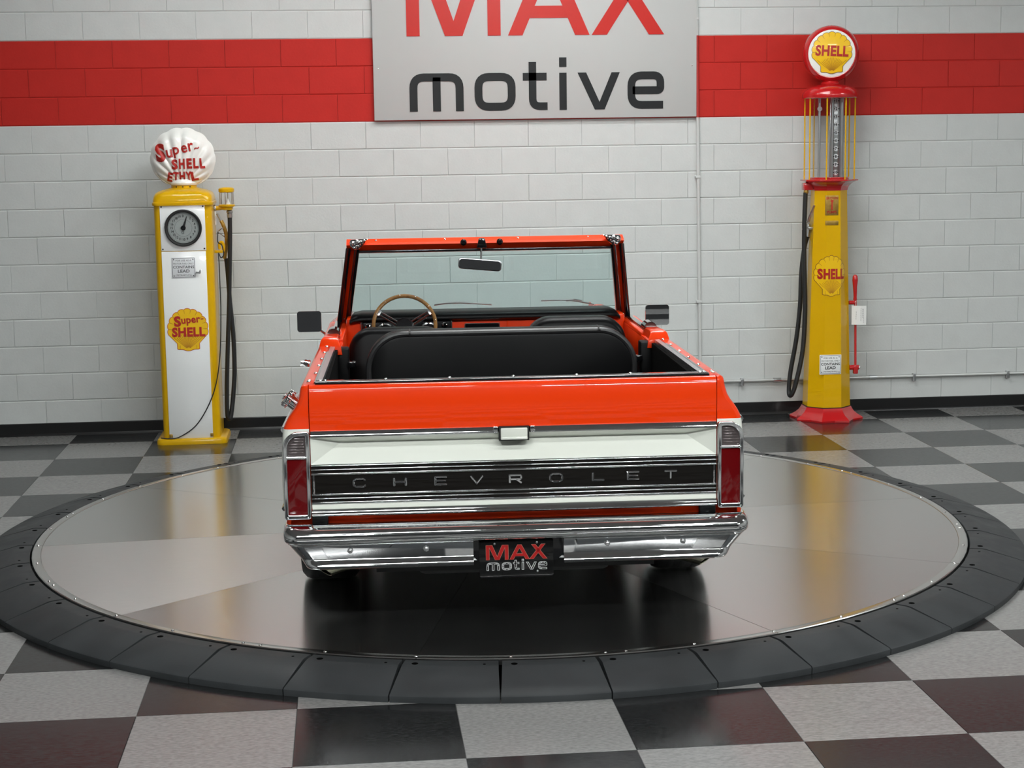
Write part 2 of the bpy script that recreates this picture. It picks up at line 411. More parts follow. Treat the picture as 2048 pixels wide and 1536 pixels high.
for nm, b_, m_ in (('wall_left', (XL-.15, XL, YB, WALL_Y+.2, 0, CEIL_Z), 'side_wall'), ('wall_right', (XR, XR+.15, YB, WALL_Y+.2, 0, CEIL_Z), 'side_wall'),
                   ('wall_front', (XL, XR, YB-.15, YB, 0, CEIL_Z), 'dark_wall'), ('ceiling', (XL, XR, YB, WALL_Y+.2, CEIL_Z, CEIL_Z+.12), 'ceiling')):
    tag(MB().box(*b_).build(nm, m_, smooth=0), kind='structure')
bb = MB(); prof = [(WALL_Y+.004, 0), (WALL_Y-.022, 0), (WALL_Y-.020, .006), (WALL_Y-.009, .018), (WALL_Y-.006, .09), (WALL_Y-.002, .096), (WALL_Y+.004, .096)]
bb.loft([[(XL, y, z) for y, z in prof], [(XR, y, z) for y, z in prof]])
tag(bb.build('baseboard_back', 'base', smooth=30), kind='structure', label='black rubber cove base along the block wall')

# floor with its checker of tiles
T = .6096; TX, TY = .36965, 5.64403
floor = tag(MB().box(XL, XR, YB, WALL_Y+.2, -.12, -.0035).build('floor', 'grout', smooth=0), kind='structure', label='checkerboard vinyl tile floor in light grey and charcoal')
def tile_mb(mb, x0, x1, y0, y1, mi=0):
    g, c = .0007, .0012
    a, b_, e, f = x0+g, x1-g, y0+g, y1-g
    o = [(a, e, -.0034), (b_, e, -.0034), (b_, f, -.0034), (a, f, -.0034)]
    t = [(a, e, -c), (b_, e, -c), (b_, f, -c), (a, f, -c)]
    i = [(a+c, e+c, 0), (b_-c, e+c, 0), (b_-c, f-c, 0), (a+c, f-c, 0)]
    return mb.add(o+t+i, [(8,9,10,11)]+[(k, (k+1) % 4, 4+(k+1) % 4, 4+k) for k in range(4)]+[(4+k, 4+(k+1) % 4, 8+(k+1) % 4, 8+k) for k in range(4)], mi)
tmesh = {k: tile_mb(MB(), 0, T, 0, T).mesh('tile', [k], smooth=0, fix=False) for k in ('tile_l', 'tile_d')}
DISC = (.80, 8.97); RING_R = 2.78
rest = MB()
for i in range(-14, 17):
    for j in range(-20, 14):
        x0, x1, y0, y1 = TX+i*T, TX+(i+1)*T, TY+j*T, TY+(j+1)*T
        a, b_, e, f = max(x0, XL), min(x1, XR), max(y0, YB), min(y1, WALL_Y)
        if b_-a < .01 or f-e < .01: continue
        k = 'tile_l' if (i+j) % 2 == 0 else 'tile_d'
        vis = any(in_frame((a+(b_-a)*s, e+(f-e)*t, 0)) for s in (.02, .3, .5, .7, .98) for t in (.02, .3, .5, .7, .98))
        if vis: vis = any(math.hypot(px-DISC[0], py-DISC[1]) > RING_R for px in (a, b_) for py in (e, f))
        if vis:
            if (a, b_, e, f) == (x0, x1, y0, y1): link('tile', tmesh[k], floor, (x0, y0, 0))
            else: tile_mb(MB(), a, b_, e, f).build('tile', k, floor, smooth=0, fix=False)
        else: tile_mb(rest, a, b_, e, f, 0 if k == 'tile_l' else 1)
tag(rest.build('floor_tiling', ['tile_l', 'tile_d'], floor, smooth=0, fix=False), kind='stuff')

# ceiling fixtures
spots = ['above the turntable centre', 'above the right-hand pump side of the turntable', 'above the left-hand side of the turntable', 'nearest the block wall', 'added as fill, left of the three nearest the camera', 'added as fill, middle of the three nearest the camera', 'added as fill, right of the three nearest the camera', 'left of the pair over the floor before the ramp', 'right of the pair over the floor before the ramp']
for (lx, ly, ll, lw, st), sp in zip(LAMPS, spots):
    t = thing('ceiling_light', (lx, ly, CEIL_Z), 'white linear ceiling light '+sp, 'light', group='linear ceiling lights')
    mb = MB(); mb.box(-ll/2-.03, ll/2+.03, -lw/2-.03, lw/2+.03, -.05, 0); mb.build('housing', 'panel_white', t)
    MB().box(-ll/2, ll/2, -lw/2, lw/2, -.06, -.0505).build('diffuser', emis('lamp_diffuser', (.965, 1, .99), st), t, smooth=0)

# ------------------------------------------------------------------ wall sign
SY = 12.70
sg = thing('wall_sign', (1.4575, SY, 0), 'large brushed grey wall sign with red and black lettering', 'sign')
ox = 1.4575
box('panel', 'sign', sg, .235-ox, 2.68-ox, 0, .03, 2.318, 3.78, bevel=.002)
s = (2.430-.488)/1506
for k in 'MAX': tag(glyph_part('letter', k, 'sign_red', sg, .488-ox, 2.934, s, s, -.004, 0), 'red letter of the top line')
for k in 'motive': tag(glyph_part('letter', k, 'sign_black', sg, .488-ox, 2.380, s, s, -.004, 0), 'black letter of the lower line')
for px, pz in ((.272, 2.70), (2.645, 2.70), (.272, 3.3), (2.645, 3.3)):
    MB().sphere((px-ox, -.001, pz), (.006, .004, .006), 8, 6).build('screw', 'chrome', sg)

# ------------------------------------------------------------------ conduit on the wall
cd = thing('conduit', (2.70, 12.72, 0), 'thin wall conduit dropping beside the sign and running low to the right', 'conduit')
def cx_at(z): return 2.683+(3.187-z)*.012-2.70
MB().tube([(cx_at(4.7), 0, 4.7), (cx_at(zb1), 0, zb1)], .0125, 10).build('upper_pipe', 'conduit_white', cd)
MB().tube([(cx_at(zb1), 0, zb1), (cx_at(zb0), 0, zb0)], .0125, 10).build('red_painted_pipe', 'conduit_red', cd)
MB().tube([(cx_at(zb0), 0, zb0), (cx_at(.40), 0, .40)] + [(cx_at(.40)+.13*(1-math.cos(a)), 0, .40-.13*math.sin(a)) for a in [PI/2*k/6 for k in range(1, 7)]], .0125, 10).build('drop_pipe', 'conduit_white', cd)
MB().tube([(cx_at(.40)+.13, 0, .27), (XR-2.71, 0, .27)], .0125, 10).build('low_run_pipe', 'conduit', cd)
for x0, x1 in ((4.07, 4.135), (3.3, 3.36)): MB().tube([(x0-2.7, 0, .27), (x1-2.7, 0, .27)], .017, 10).build('coupling', 'satin', cd)
for x in (3.05, 4.435, 5.2): MB().box(x-2.7-.012, x-2.7+.012, -.016, .02, .232, .292).build('strap', 'satin', cd, bevel=.003)
for z in (1.86, 3.05, .9): MB().box(cx_at(z)-.024, cx_at(z)+.015, -.016, .02, z-.010, z+.010).build('strap', 'conduit_red' if zb0 < z < zb1 else 'conduit_white', cd, bevel=.003)

# ------------------------------------------------------------------ turntable and its ramp
R_D, Z_D = 2.484, .085
tt = thing('turntable', (*DISC, 0), 'round brushed steel car turntable under the truck', 'turntable')
MB().lathe([(R_D-.02, .0), (R_D-.02, .06)], 80).build('drum', 'black', tt)
NS = 12
for k in range(10):
    a0 = math.radians(-103.2+36*k); da = math.radians(36); gp = .0011
    mb = MB(); rim = R_D-.046
    pts = [(math.cos(a0+da/2)*.004, math.sin(a0+da/2)*.004)]
    for i in range(NS+1):
        a = a0+gp/rim+(da-2*gp/rim)*i/NS; pts.append((rim*math.cos(a), rim*math.sin(a)))
    mb.prism(pts, .0605, Z_D, 'xy'); dkp = mb.build('deck_panel', 'deck', tt, smooth=0)
    dkp['finish'] = (.20, .25, .25, .26, .24, .22, .21, .21, .33, .22)[k]
    uvl = dkp.data.uv_layers.new(name='brush'); gr = math.radians((0, 7, -8, 11, -5, 5, -8, 17, 4, -13)[k]); bx, by = math.cos(gr), math.sin(gr)      # grain direction of this sheet
    for lp_ in dkp.data.loops:
        co = dkp.data.vertices[lp_.vertex_index].co; uvl.data[lp_.index].uv = (-co.x*by+co.y*bx, co.x*bx+co.y*by)
    mb = MB(); sec = []
    for i in range(NS+1):
        a = a0+.0008+(da-.0016)*i/NS; c, s_ = math.cos(a), math.sin(a)
        sec.append([(rr*c, rr*s_, zz) for rr, zz in ((rim+.001, .0605), (rim+.001, Z_D+.001), (rim+.004, Z_D+.0025), (R_D-.004, Z_D+.0025), (R_D, Z_D-.001), (R_D, .0605))])
    mb.loft(sec); mb.build('rim_trim', 'trim_steel', tt, smooth=40)
screw = MB().sphere((0, 0, 0), (.007, .007, .004), 8, 6).mesh('screw', ['chrome'])
for k in range(40):
    a = math.radians(-94.3+9*k); link('screw', screw, tt, ((R_D-.022)*math.cos(a), (R_D-.022)*math.sin(a), Z_D+.003))
    if k % 4 == 1: link('screw', screw, tt, ((R_D-.022)*math.cos(a+.035), (R_D-.022)*math.sin(a+.035), Z_D+.003))
rp = thing('ramp_ring', (*DISC, 0), 'black rubber segmented ramp ring around the steel turntable', 'ramp')
def seg_mesh():
    mb = MB(); sec = []; da = math.radians(9)
    prof = [(2.494, 0), (2.494, .080), (2.497, .083), (2.556, .084), (2.574, .082), (2.772, .031), (2.779, .026), (2.780, .022), (2.778, 0)]
    N = 5
    for i in range(N+1):
        t = i/N; ps = []
        for rr, zz in prof:
            gp = .0075/rr if rr < 2.75 else .0028/rr
            a = gp+(da-2*gp)*t
            ps.append((rr*math.cos(a), rr*math.sin(a), zz))
        sec.append(ps)
    mb.loft(sec); return mb.mesh('ramp_segment', ['rubber'], smooth=30)
sm = seg_mesh()
hole = MB().lathe([(.0001, 0), (.013, 0), (.014, .0014), (.0001, .0016)], 12).mesh('bolt_recess', ['black'])
for k in range(40):
    a = math.radians(-95.3+9*k)
    o = link('ramp_segment', sm, rp, None, (0, 0, a))
    link('bolt_recess', hole, o, (2.545*math.cos(.022), 2.545*math.sin(.022), .0832))
    link('bolt_recess', hole, o, (2.545*math.cos(.132), 2.545*math.sin(.132), .0832)).scale = (.45, .45, 1)

# ------------------------------------------------------------------ scallop emblem
def scallop(n=11, grow=0.):
    cxz = (0, .02); R = .485; a0, a1 = math.radians(200), math.radians(-20); out = []
    per = 7
    for i in range(n*per+1):
        u = i/(n*per); a = a0+(a1-a0)*u
        rr = R*(.955+.055*abs(math.sin(PI*n*u))**.7)+grow
        out.append((cxz[0]+rr*math.cos(a), cxz[1]+rr*math.sin(a)))
    g = grow
    out += [(.262+g, -.325), (.262+g, -.445-g), (.235, -.462-g), (.14, -.462-g), (.035, -.497-g), (-.035, -.497-g), (-.14, -.462-g), (-.235, -.462-g), (-.262-g, -.445-g), (-.262-g, -.325)]
    return out
def split_x(me, cuts, cuts_z=()):
    bm = bmesh.new(); bm.from_mesh(me)
    for z in cuts_z: bmesh.ops.bisect_plane(bm, geom=bm.verts[:]+bm.edges[:]+bm.faces[:], plane_co=(0, z, 0), plane_no=(0, 1, 0))
    for x in cuts: bmesh.ops.bisect_plane(bm, geom=bm.verts[:]+bm.edges[:]+bm.faces[:], plane_co=(x, 0, 0), plane_no=(1, 0, 0))
    bm.to_mesh(me); bm.free()
def emblem(parent, x, z, wd, ht, y, words, warp=None, cuts=None, out_m='outline', name='scallop_emblem', rib_m='rib'):
    def fin(me, m, par, nm, lay, rot=0., dx=0., dz=0.):
        me.transform(Matrix.Rotation(rot, 4, 'Z')); me.transform(Matrix.Translation((x+dx, z+dz, 0)))
        if cuts: split_x(me, cuts)
        return place(me, m, par, 0, y-lay, 0, nm, warp=(lambda a, b: warp(a, b)-lay) if warp else None)
    def sc(pts): return [(p[0]*wd, p[1]*ht) for p in pts]
    e = fin(curve_mesh(name, [sc(scallop())], .0005), 'emblem', parent, name, .0022)
    fin(curve_mesh('emblem_outline', [sc(scallop(grow=.014))], .0005), out_m, e, 'emblem_outline', .0010)
    mb = MB(); n = 11
    def stroke(p, q, w0, w1):
        p, q = Vector(p), Vector(q); d = (q-p).normalized(); nn = Vector((-d.y, d.x))
        a = [p+nn*w0, p-nn*w0, q-nn*w1, q+nn*w1]; mb.prism([(v[0]*wd, v[1]*ht) for v in a], -.0005, .0005, 'xy')
    for i in range(1, n):
        a = math.radians(200-220*i/n); p = (.46*math.cos(a), .02+.46*math.sin(a)); q = (.37*math.cos(a), .02+.37*math.sin(a)); stroke(p, q, .008, .003)
    for i in range(17):
        a = math.radians(140-100*i/16); d = (math.cos(a), math.sin(a))
        L = .40 if 0 < i < 16 else .46
        L = min(L, (.37)/max(.3, d[1])) if 0 < i < 16 else L
        stroke((d[0]*.05, -.47+d[1]*.05), (d[0]*L, -.47+d[1]*L), .004, .0065)
    for sx in (-1, 1): stroke((sx*.2, -.46), (sx*.2, -.37), .005, .005)
    tag(fin(mb.mesh('emblem_ribs', [rib_m], 0), rib_m, e, 'emblem_ribs', .0034), kind='stuff')
    for (body, wt, hgt, bold, dx, dz, rot) in words:
        fin(fit_text(body, wt, hgt, bold), 'ink_red', e, 'lettering', .0046, rot, dx, dz)
    return e
def warning_plate(parent, x, z, wd, ht, y, m='plate_grey', ink='ink_grey'):
    p = MB().box(x-wd/2, x+wd/2, y-.003, y, z-ht/2, z+ht/2).build('warning_plate', m, parent, bevel=.002)
    k = ht/.151; yy = y-.0034
    mb = MB(); t = .0025*k; i = .006*k; X0, X1, Z0, Z1 = x-wd/2+i, x+wd/2-i, z-ht/2+i, z+ht/2-i
    mb.box(X0, X1, yy-.0004, yy, Z0, Z0+t); mb.box(X0, X1, yy-.0004, yy, Z1-t, Z1); mb.box(X0, X0+t, yy-.0004, yy, Z0, Z1); mb.box(X1-t, X1, yy-.0004, yy, Z0, Z1)
    mb.build('plate_border', ink, p, smooth=0)
    for body, size, dz, sx, bold in (('FOR USE AS A', .017, .050, 1.05, 0.), ('MOTOR FUEL ONLY', .016, .028, 1.0, 0.), ('CONTAINS', .0265, .003, 1.12, .0005), ('LEAD', .031, -.026, 1.15, .0007), ('(TETRAETHYL)', .0145, -.055, 1.2, 0.)):
        place(text_mesh(body, size*k, bold*k, sx*wd/.171/k), ink, p, x, yy, z+dz*k)
    for sx in (-1, 1):
        for sz in (-1, 1): MB().sphere((x+sx*(wd/2-.017*k), yy, z+sz*(ht/2-.017*k)), (.0045, .003, .0045), 8, 6).build('rivet', 'ink_grey', p)
    return p
def rrect(x0, x1, y0, y1, r, n=5):
    out = []
    for cx_, cy_, a in ((x1-r, y1-r, 0), (x0+r, y1-r, 90), (x0+r, y0+r, 180), (x1-r, y0+r, 270)):
        for k in range(n+1): t = math.radians(a+90*k/n); out.append((cx_+r*math.cos(t), cy_+r*math.sin(t)))
    return out
def smooth_path(pts, n=6):
    P = [Vector(p) for p in pts]; out = []
    for i in range(len(P)-1):
        p0, p1, p2, p3 = P[max(i-1, 0)], P[i], P[i+1], P[min(i+2, len(P)-1)]
        for k in range(n):
            t = k/n; out.append(.5*((2*p1)+(p2-p0)*t+(2*p0-5*p1+4*p2-p3)*t*t+(3*p1-p0-3*p2+p3)*t**3))
    out.append(P[-1]); return out

# ------------------------------------------------------------------ dial pump (left)
LX, LY = -1.160, 12.385
lp = thing('fuel_pump', (LX, LY, 0), 'yellow and white vintage fuel pump with round dial and white scallop globe', 'fuel pump')
FY = 12.192-LY            # front face
mb = MB(); mb.loft([[(x, y, z) for x, y in rrect(-.254+i, .254-i, -.225+i, .215-i, .05-i*.5)] for z, i in ((0, 0), (.022, 0), (.036, .006), (.042, .018))]); mb.build('base', 'yellow', lp)
mb = MB(); mb.loft([[(x, y, z) for x, y in rrect(-.2065, .2065, FY, .19, .042)] for z in (.042, 1.738)]); mb.build('body', 'yellow', lp)
# lid: a domed rectangular cap
mb = MB(); lid = [(1.730, .214, .207, .045), (1.738, .216, .209, .045), (1.750, .216, .209, .045), (1.754, .210, .203, .045), (1.768, .210, .203, .05), (1.795, .205, .198, .06), (1.815, .195, .188, .075), (1.828, .178, .172, .09), (1.838, .150, .148, .10), (1.846, .118, .118, .11), (1.852, .102, .102, .10)]
mb.loft([[(x, y-.002, z) for x, y in rrect(-a, a, -b_, b_, min(rr, a*.98, b_*.98))] for z, a, b_, rr in lid]); mb.build('lid', 'yellow', lp)
MB().lathe([(.092, 1.848), (.092, 1.868), (.086, 1.872)], 28).build('globe_collar', 'yellow', lp)
for a in (-2.1, -1.57, -1.0): MB().sphere((.093*math.cos(a), .093*math.sin(a), 1.860), .005, 8, 6).build('collar_screw', 'ink_black', lp)
# scallop globe
GZ0, GR = 1.868, .2075
def shell_len(th): u = th/(2*math.radians(96))+.5; return 2*GR*max(math.cos(th*.86), .16)*(1+.022*(abs(math.cos(PI*13*u))-.5))
def shell_depth(x, z, th, t):
    lobes = abs(math.cos(PI*13*(th/(2*math.radians(96))+.5))); d = min(1, math.hypot(x, z-GZ0-GR)/(GR*1.06))
    return (.100*math.sqrt(max(0, 1-d*d))**.85+.012)*(1+.25*(lobes-.66)*min(1, max(t, 0)*1.6)*(.35+.65*d))
def globe_front(x, z):
    zz_ = (z-GZ0-.002)/.99; th = math.atan2(x, zz_); L = shell_len(th)
    return -shell_depth(x, z, th, (math.hypot(x, zz_)-.035)/(L-.035))
mb = MB(); NT, NA = 14, 96; front = []; back = []
for side, store in ((-1, front), (1, back)):
    for i in range(NA+1):
        u = i/NA; th = (u-.5)*2*math.radians(96)
        L = shell_len(th)
        row = []
        for k in range(NT+1):
            t = k/NT; rr = .035+(L-.035)*t
            x = rr*math.sin(th); z = GZ0+rr*math.cos(th)*.99+.002
            dep = shell_depth(x, z, th, t)
            if t == 1: dep = .002
            elif k == NT-1: dep = min(dep, .020)
            row.append((x, side*dep, max(z, GZ0-.0)))
        store.append(row)
mb.loft(front, ring=False); mb.loft(back, ring=False)
globe = mb.build('globe', 'globe_white', lp, smooth=60, fix=False)
MB().lathe([(.080, 1.868), (.098, 1.872), (.104, 1.885), (.098, 1.905), (.07, 1.93)], 28).build('globe_foot', 'globe_white', globe)
def gl(body, wt, hgt, bold, dx, dz, rot=0.):
    me = fit_text(body, wt, hgt, bold, extrude=.001); gr_ = [-.072+.008*k for k in range(19)]; split_x(me, gr_, gr_)
    me.shade_smooth()
    return place(me, 'ink_red', globe, dx, 0, dz, rot=rot, warp=lambda a, b_: globe_front(a, b_)-.0035)
gl('S', .072, .133, .060, -.150, 2.104, .10); gl('u', .044, .058, .020, -.084, 2.098, .16); gl('p', .046, .078, .020, -.034, 2.106, .16); gl('e', .044, .055, .020, .022, 2.130, .16); gl('r', .036, .060, .020, .069, 2.143, .16); gl('~', .036, .016, .02, .110, 2.134, .3)
gl('S', .044, .074, .050, -.050, 2.020, -.03); gl('H', .042, .074, .050, .002, 2.024); gl('E', .038, .074, .050, .054, 2.026); gl('L', .036, .074, .050, .100, 2.027); gl('L', .036, .074, .050, .145, 2.026, .04)
gl('E', .036, .066, .050, -.088, 1.930, -.22); gl('T', .040, .066, .050, -.046, 1.934, -.10); gl('H', .040, .066, .050, .0, 1.936); gl('Y', .042, .066, .050, .045, 1.936, .04); gl('L', .050, .066, .050, .086, 1.936, .14)
# white door panels
PX = -.002
up = MB().box(PX-.159, PX+.159, FY-.006, FY+.001, 1.406, 1.736).build('dial_panel', 'panel_white', lp, bevel=.003)
dn = MB().box(PX-.159, PX+.155, FY-.006, FY+.001, .042, 1.402).build('door_panel', 'panel_white', lp, bevel=.003)
for sx in (-1, 1):
    for sz in (1.722, 1.420): MB().sphere((PX+sx*.147, FY-.007, sz), (.006, .004, .006), 8, 6).build('panel_screw', 'ink_black', up)
    MB().box(PX+sx*.147-.012, PX+sx*.147+.012, FY-.010, FY-.004, .05, .075).build('panel_clip', 'brass', dn, bevel=.002)
DX, DZ = .002, 1.571; yd = FY-.006
dl = MB().lathe([(.105, yd-.003), (.118, yd-.003), (.145, yd-.0005)][::-1], 48, (DX, 0, DZ), 'y', hollow=True).build('dial_surround', 'panel_white', lp)
MB().lathe([(.110, yd+.001), (.131, yd-.002), (.132, yd-.018), (.126, yd-.024), (.116, yd-.022), (.112, yd-.006), (.110, yd-.004)], 56, (DX, 0, DZ), 'y', hollow=True).build('dial_bezel', 'hose', lp)
df = MB().lathe([(.0001, yd-.004), (.113, yd-.004), (.113, yd-.001), (.0001, yd-.001)], 48, (DX, 0, DZ), 'y').build('dial_face', 'dial', lp)
for n in range(20):
    if n == 1: continue
    a = PI/2-2*PI*n/20; R_ = .084
    place(text_mesh(str(n), .0245, .0005, .9), 'ink_black', df, DX+R_*math.cos(a), yd-.0050, DZ+R_*math.sin(a))
mb = MB()
for R_ in (.061, .104):
    mb.tube([(DX+R_*math.cos(2*PI*k/48), yd-.0045, DZ+R_*math.sin(2*PI*k/48)) for k in range(48)], .0006, 4, closed=True)
for n in range(80):
    a = 2*PI*n/80; r0, r1 = .1045, (.109 if n % 4 else .112); c, s_ = math.cos(a), math.sin(a)
    mb.tube([(DX+r0*c, yd-.0045, DZ+r0*s_), (DX+r1*c, yd-.0045, DZ+r1*s_)], .0006, 4)
mb.build('dial_marks', 'ink_grey', df, smooth=0)
place(text_mesh('G', .030, .0004), 'ink_grey', df, DX-.006, yd-.005, DZ-.034)
a = math.radians(72); c, s_ = math.cos(a), math.sin(a)
MB().prism([(DX-.010*s_-.0*c, DZ+.010*c), (DX+.010*s_, DZ-.010*c), (DX+.0855*c+.0025*s_, DZ+.0855*s_-.0025*c), (DX+.0855*c-.0025*s_, DZ+.0855*s_+.0025*c)], yd-.009, yd-.0065).build('dial_hand', 'ink_black', lp, smooth=0)
MB().lathe([(.0175, yd-.006), (.0175, yd-.010), (.012, yd-.015), (.0001, yd-.016)], 20, (DX, 0, DZ), 'y').build('hand_hub', 'gloss_black', lp)
MB().lathe([(.113, yd-.019), (.06, yd-.0205), (.0001, yd-.021)], 32, (DX, 0, DZ), 'y', hollow=True).build('dial_glass', 'glass', lp)
warning_plate(lp, -1.1685-LX, 1.2865, .171, .151, FY-.006)
MB().tube([(.083, FY-.006, 1.252), (.083, FY-.022, 1.252)], .006, 8).build('latch_post', 'steel', dn)
MB().prism([(.078, 1.246), (.112, 1.240), (.118, 1.272), (.108, 1.270), (.100, 1.256), (.078, 1.258)], FY-.03, FY-.022).build('latch_handle', 'satin', dn, bevel=.002)
emblem(lp, -1.1565-LX, .836, .294, .302, FY-.006, [('S', .050, .078, .050, -.0715, .063, .05), ('uper', .135, .055, .028, .024, .060, .07), ('-', .020, .008, .01, .104, .078, .1), ('SHELL', .237, .070, .050, .005, -.015, 0.)], out_m='emblem_red')
# sight glass, arm, hose and nozzle on the right flank
SX, SYY = -.858-LX, -.005
ar = MB().tube([(.195, SYY, 1.700), (.245, SYY, 1.700), (.285, SYY, 1.705)], .017, 12).build('sight_arm', 'yellow', lp)
MB().tube([(.190, SYY, 1.700), (.222, SYY, 1.700)], .022, 12).build('arm_union', 'satin', ar)
MB().tube([(.214, SYY, 1.69), (.216, SYY, 1.58)], .006, 8).build('drip_tube', 'panel_white', ar)
sgl = MB().lathe([(.018, 1.682), (.040, 1.688), (.044, 1.705), (.058, 1.712), (.060, 1.722), (.050, 1.727)], 24, (SX, SYY, 0)).build('sight_base', 'yellow', lp)
MB().lathe([(.050, 1.812), (.056, 1.818), (.057, 1.838), (.048, 1.846), (.02, 1.850), (.0001, 1.850)], 24, (SX, SYY, 0)).build('sight_cap', 'yellow', sgl)
MB().lathe([(.040, 1.726), (.040, 1.814)], 24, (SX, SYY, 0), hollow=True).build('sight_glass', 'glass', sgl)
for k in range(6):
    a = 2*PI*k/6+.4; MB().tube([(SX+.050*math.cos(a), SYY+.050*math.sin(a), 1.722), (SX+.050*math.cos(a), SYY+.050*math.sin(a), 1.818)], .0035, 6).build('guard_rod', 'steel', sgl)
MB().lathe([(.0001, 1.727), (.018, 1.727), (.004, 1.765), (.0001, 1.77)], 12, (SX+.008, SYY, 0)).build('spinner', 'paper', sgl)
hx = -LX
MB().lathe([(.020, 1.630), (.021, 1.655), (.017, 1.66), (.024, 1.668), (.024, 1.676), (.017, 1.684)], 16, (SX+.018, SYY, 0)).build('hose_ferrule', 'steel', lp)
hp = smooth_path([(SX+.018, SYY, 1.635), (-.845+hx, SYY, 1.465), (-.862+hx, SYY, 1.13), (-.874+hx, SYY-.005, .92), (-.905+hx, SYY-.01, .45), (-.913+hx, SYY-.01, .20), (-.903+hx, SYY, .150), (-.888+hx, SYY+.01, .165), (-.866+hx, SYY+.03, .32), (-.851+hx, SYY+.04, .50), (-.850+hx, SYY+.04, .755), (-.866+hx, SYY+.045, 1.02), (-.873+hx, SYY+.05, 1.22), (-.880+hx, SYY+.05, 1.33)])
MB().tube(hp, .0165, 10).build('hose', 'hose', lp)
nz = MB().tube(smooth_path([(.268, SYY+.045, 1.33), (.285, SYY+.03, 1.42), (.290, SYY, 1.50), (.275, SYY-.02, 1.57), (.258, SYY-.02, 1.61)]), .014, 10).build('nozzle', 'brass', lp)
MB().tube([(.262, SYY-.022, 1.600), (.235, SYY-.03, 1.66)], .008, 8).build('nozzle_spout', 'satin', nz)
for k in range(5): t = k/4; MB().tube([(.258-.022*t, SYY-.024-.006*t, 1.606+.046*t), (.257-.022*t, SYY-.024-.006*t, 1.612+.046*t)], .0105, 8).build('spout_ring', 'satin', nz)
MB().tube(smooth_path([(.288, SYY, 1.48), (.262, SYY-.02, 1.505), (.235, SYY-.02, 1.525), (.262, SYY-.03, 1.555), (.278, SYY-.02, 1.55)]), .0035, 6).build('trigger_guard', 'steel', nz)
MB().box(.228, .246, SYY-.03, SYY-.01, 1.515, 1.532).build('trigger', 'satin', nz, bevel=.003)
hk = MB().box(.2, .262, SYY-.03, SYY+.02, 1.375, 1.395).build('nozzle_bracket', 'yellow', lp, bevel=.003)
MB().tube(smooth_path([(.262, SYY-.01, 1.385), (.268, SYY-.01, 1.42), (.258, SYY-.01, 1.452), (.238, SYY-.01, 1.44), (.24, SYY-.01, 1.40)]), .011, 8).build('bracket_cup', 'yellow', hk)
MB().box(.305, .322, SYY+.02, SYY+.05, 1.475, 1.495).build('hose_clip', 'steel', lp, bevel=.003)
cb = smooth_path([(.235, -.06, 1.53), (.232, -.08, 1.46), (.262, -.1, 1.435), (.272, -.1, 1.37), (.252, -.1, 1.345), (.236, -.11, 1.38), (.240, -.13, 1.30), (.241, -.15, 1.19), (.242, -.185, .943), (.221, -.2, .611), (.165, -.205, .362), (.050, -.206, .155), (-.078, -.207, .060), (-.160, -.212, .046), (-.222, -.20, .050)])
MB().tube(cb, .0042, 6).build('cable', 'hose', lp)

# ------------------------------------------------------------------ visible-glass pump (right)
QX, QY = 3.655, 12.475
rp2 = thing('fuel_pump', (QX, QY, 0), 'tall yellow and red vintage fuel pump with a glass cylinder and round globe', 'fuel pump')
def octo(a, z, star=0., n=8, ph=PI/8):
    R_ = a/math.cos(PI/8); out = []
    for k in range(8):
        t = ph+k*PI/4; out.append((R_*math.cos(t), R_*math.sin(t), z))
        if star is not None:
            t2 = t+PI/8; m_ = a*(1-star); out.append((m_*math.cos(t2), m_*math.sin(t2), z))
    return out
mb = MB(); mb.loft([octo(a, z, st) for a, z, st in ((.258, 0, .10), (.260, .012, .10), (.250, .022, .09), (.220, .040, .03), (.195, .062, 0), (.180, .085, 0), (.175, .098, 0))]); mb.build('base', 'pump_red', rp2, smooth=20)
BZ0, BZ1, BA0, BA1 = .098, 1.752, .168, .125
def apo(z): return BA0+(BA1-BA0)*(z-BZ0)/(BZ1-BZ0)
mb = MB(); mb.loft([octo(apo(z), z, None) for z in (BZ0, BZ1)]); body = mb.build('body', 'yellow', rp2, smooth=0)
mb = MB(); mb.loft([octo(.1715, .094, None), octo(.1715, .104, None)]); mb.build('base_seal', 'ink_black', rp2, smooth=0)
mb = MB(); mb.loft([octo(a, z, None) for a, z in ((.128, 1.750), (.130, 1.762), (.138, 1.782), (.158, 1.802), (.184, 1.817), (.200, 1.822), (.201, 1.830), (.194, 1.833))]); mb.build('tray', 'pump_red', rp2, smooth=20)
MB().lathe([(.150, 1.832), (.150, 1.846), (.142, 1.850), (.128, 1.850)], 32).build('glass_seat', 'pump_red', rp2)
MB().lathe([(.128, 1.848), (.128, 2.436)], 48, hollow=True).build('glass_cylinder', 'glass', rp2)
for k in range(8):
    a = -PI/2+PI/8+k*PI/4; c, s_ = .187*math.cos(a), .187*math.sin(a)
    MB().tube([(c, s_, 1.83), (c, s_, 2.44)], .0055, 8).build('tie_rod', 'yellow', rp2)
gs = MB().box(.004, .092, .012, .030, 1.85, 2.435).build('gauge_strip', 'satin', rp2, bevel=.003)
MB().tube([(.018, -.005, 1.85), (.018, -.005, 2.435)], .012, 12).build('strip_tube', 'satin', gs); MB().tube([(.092, .0, 1.85), (.092, .0, 2.435)], .016, 12).build('strip_tube', 'satin', gs)
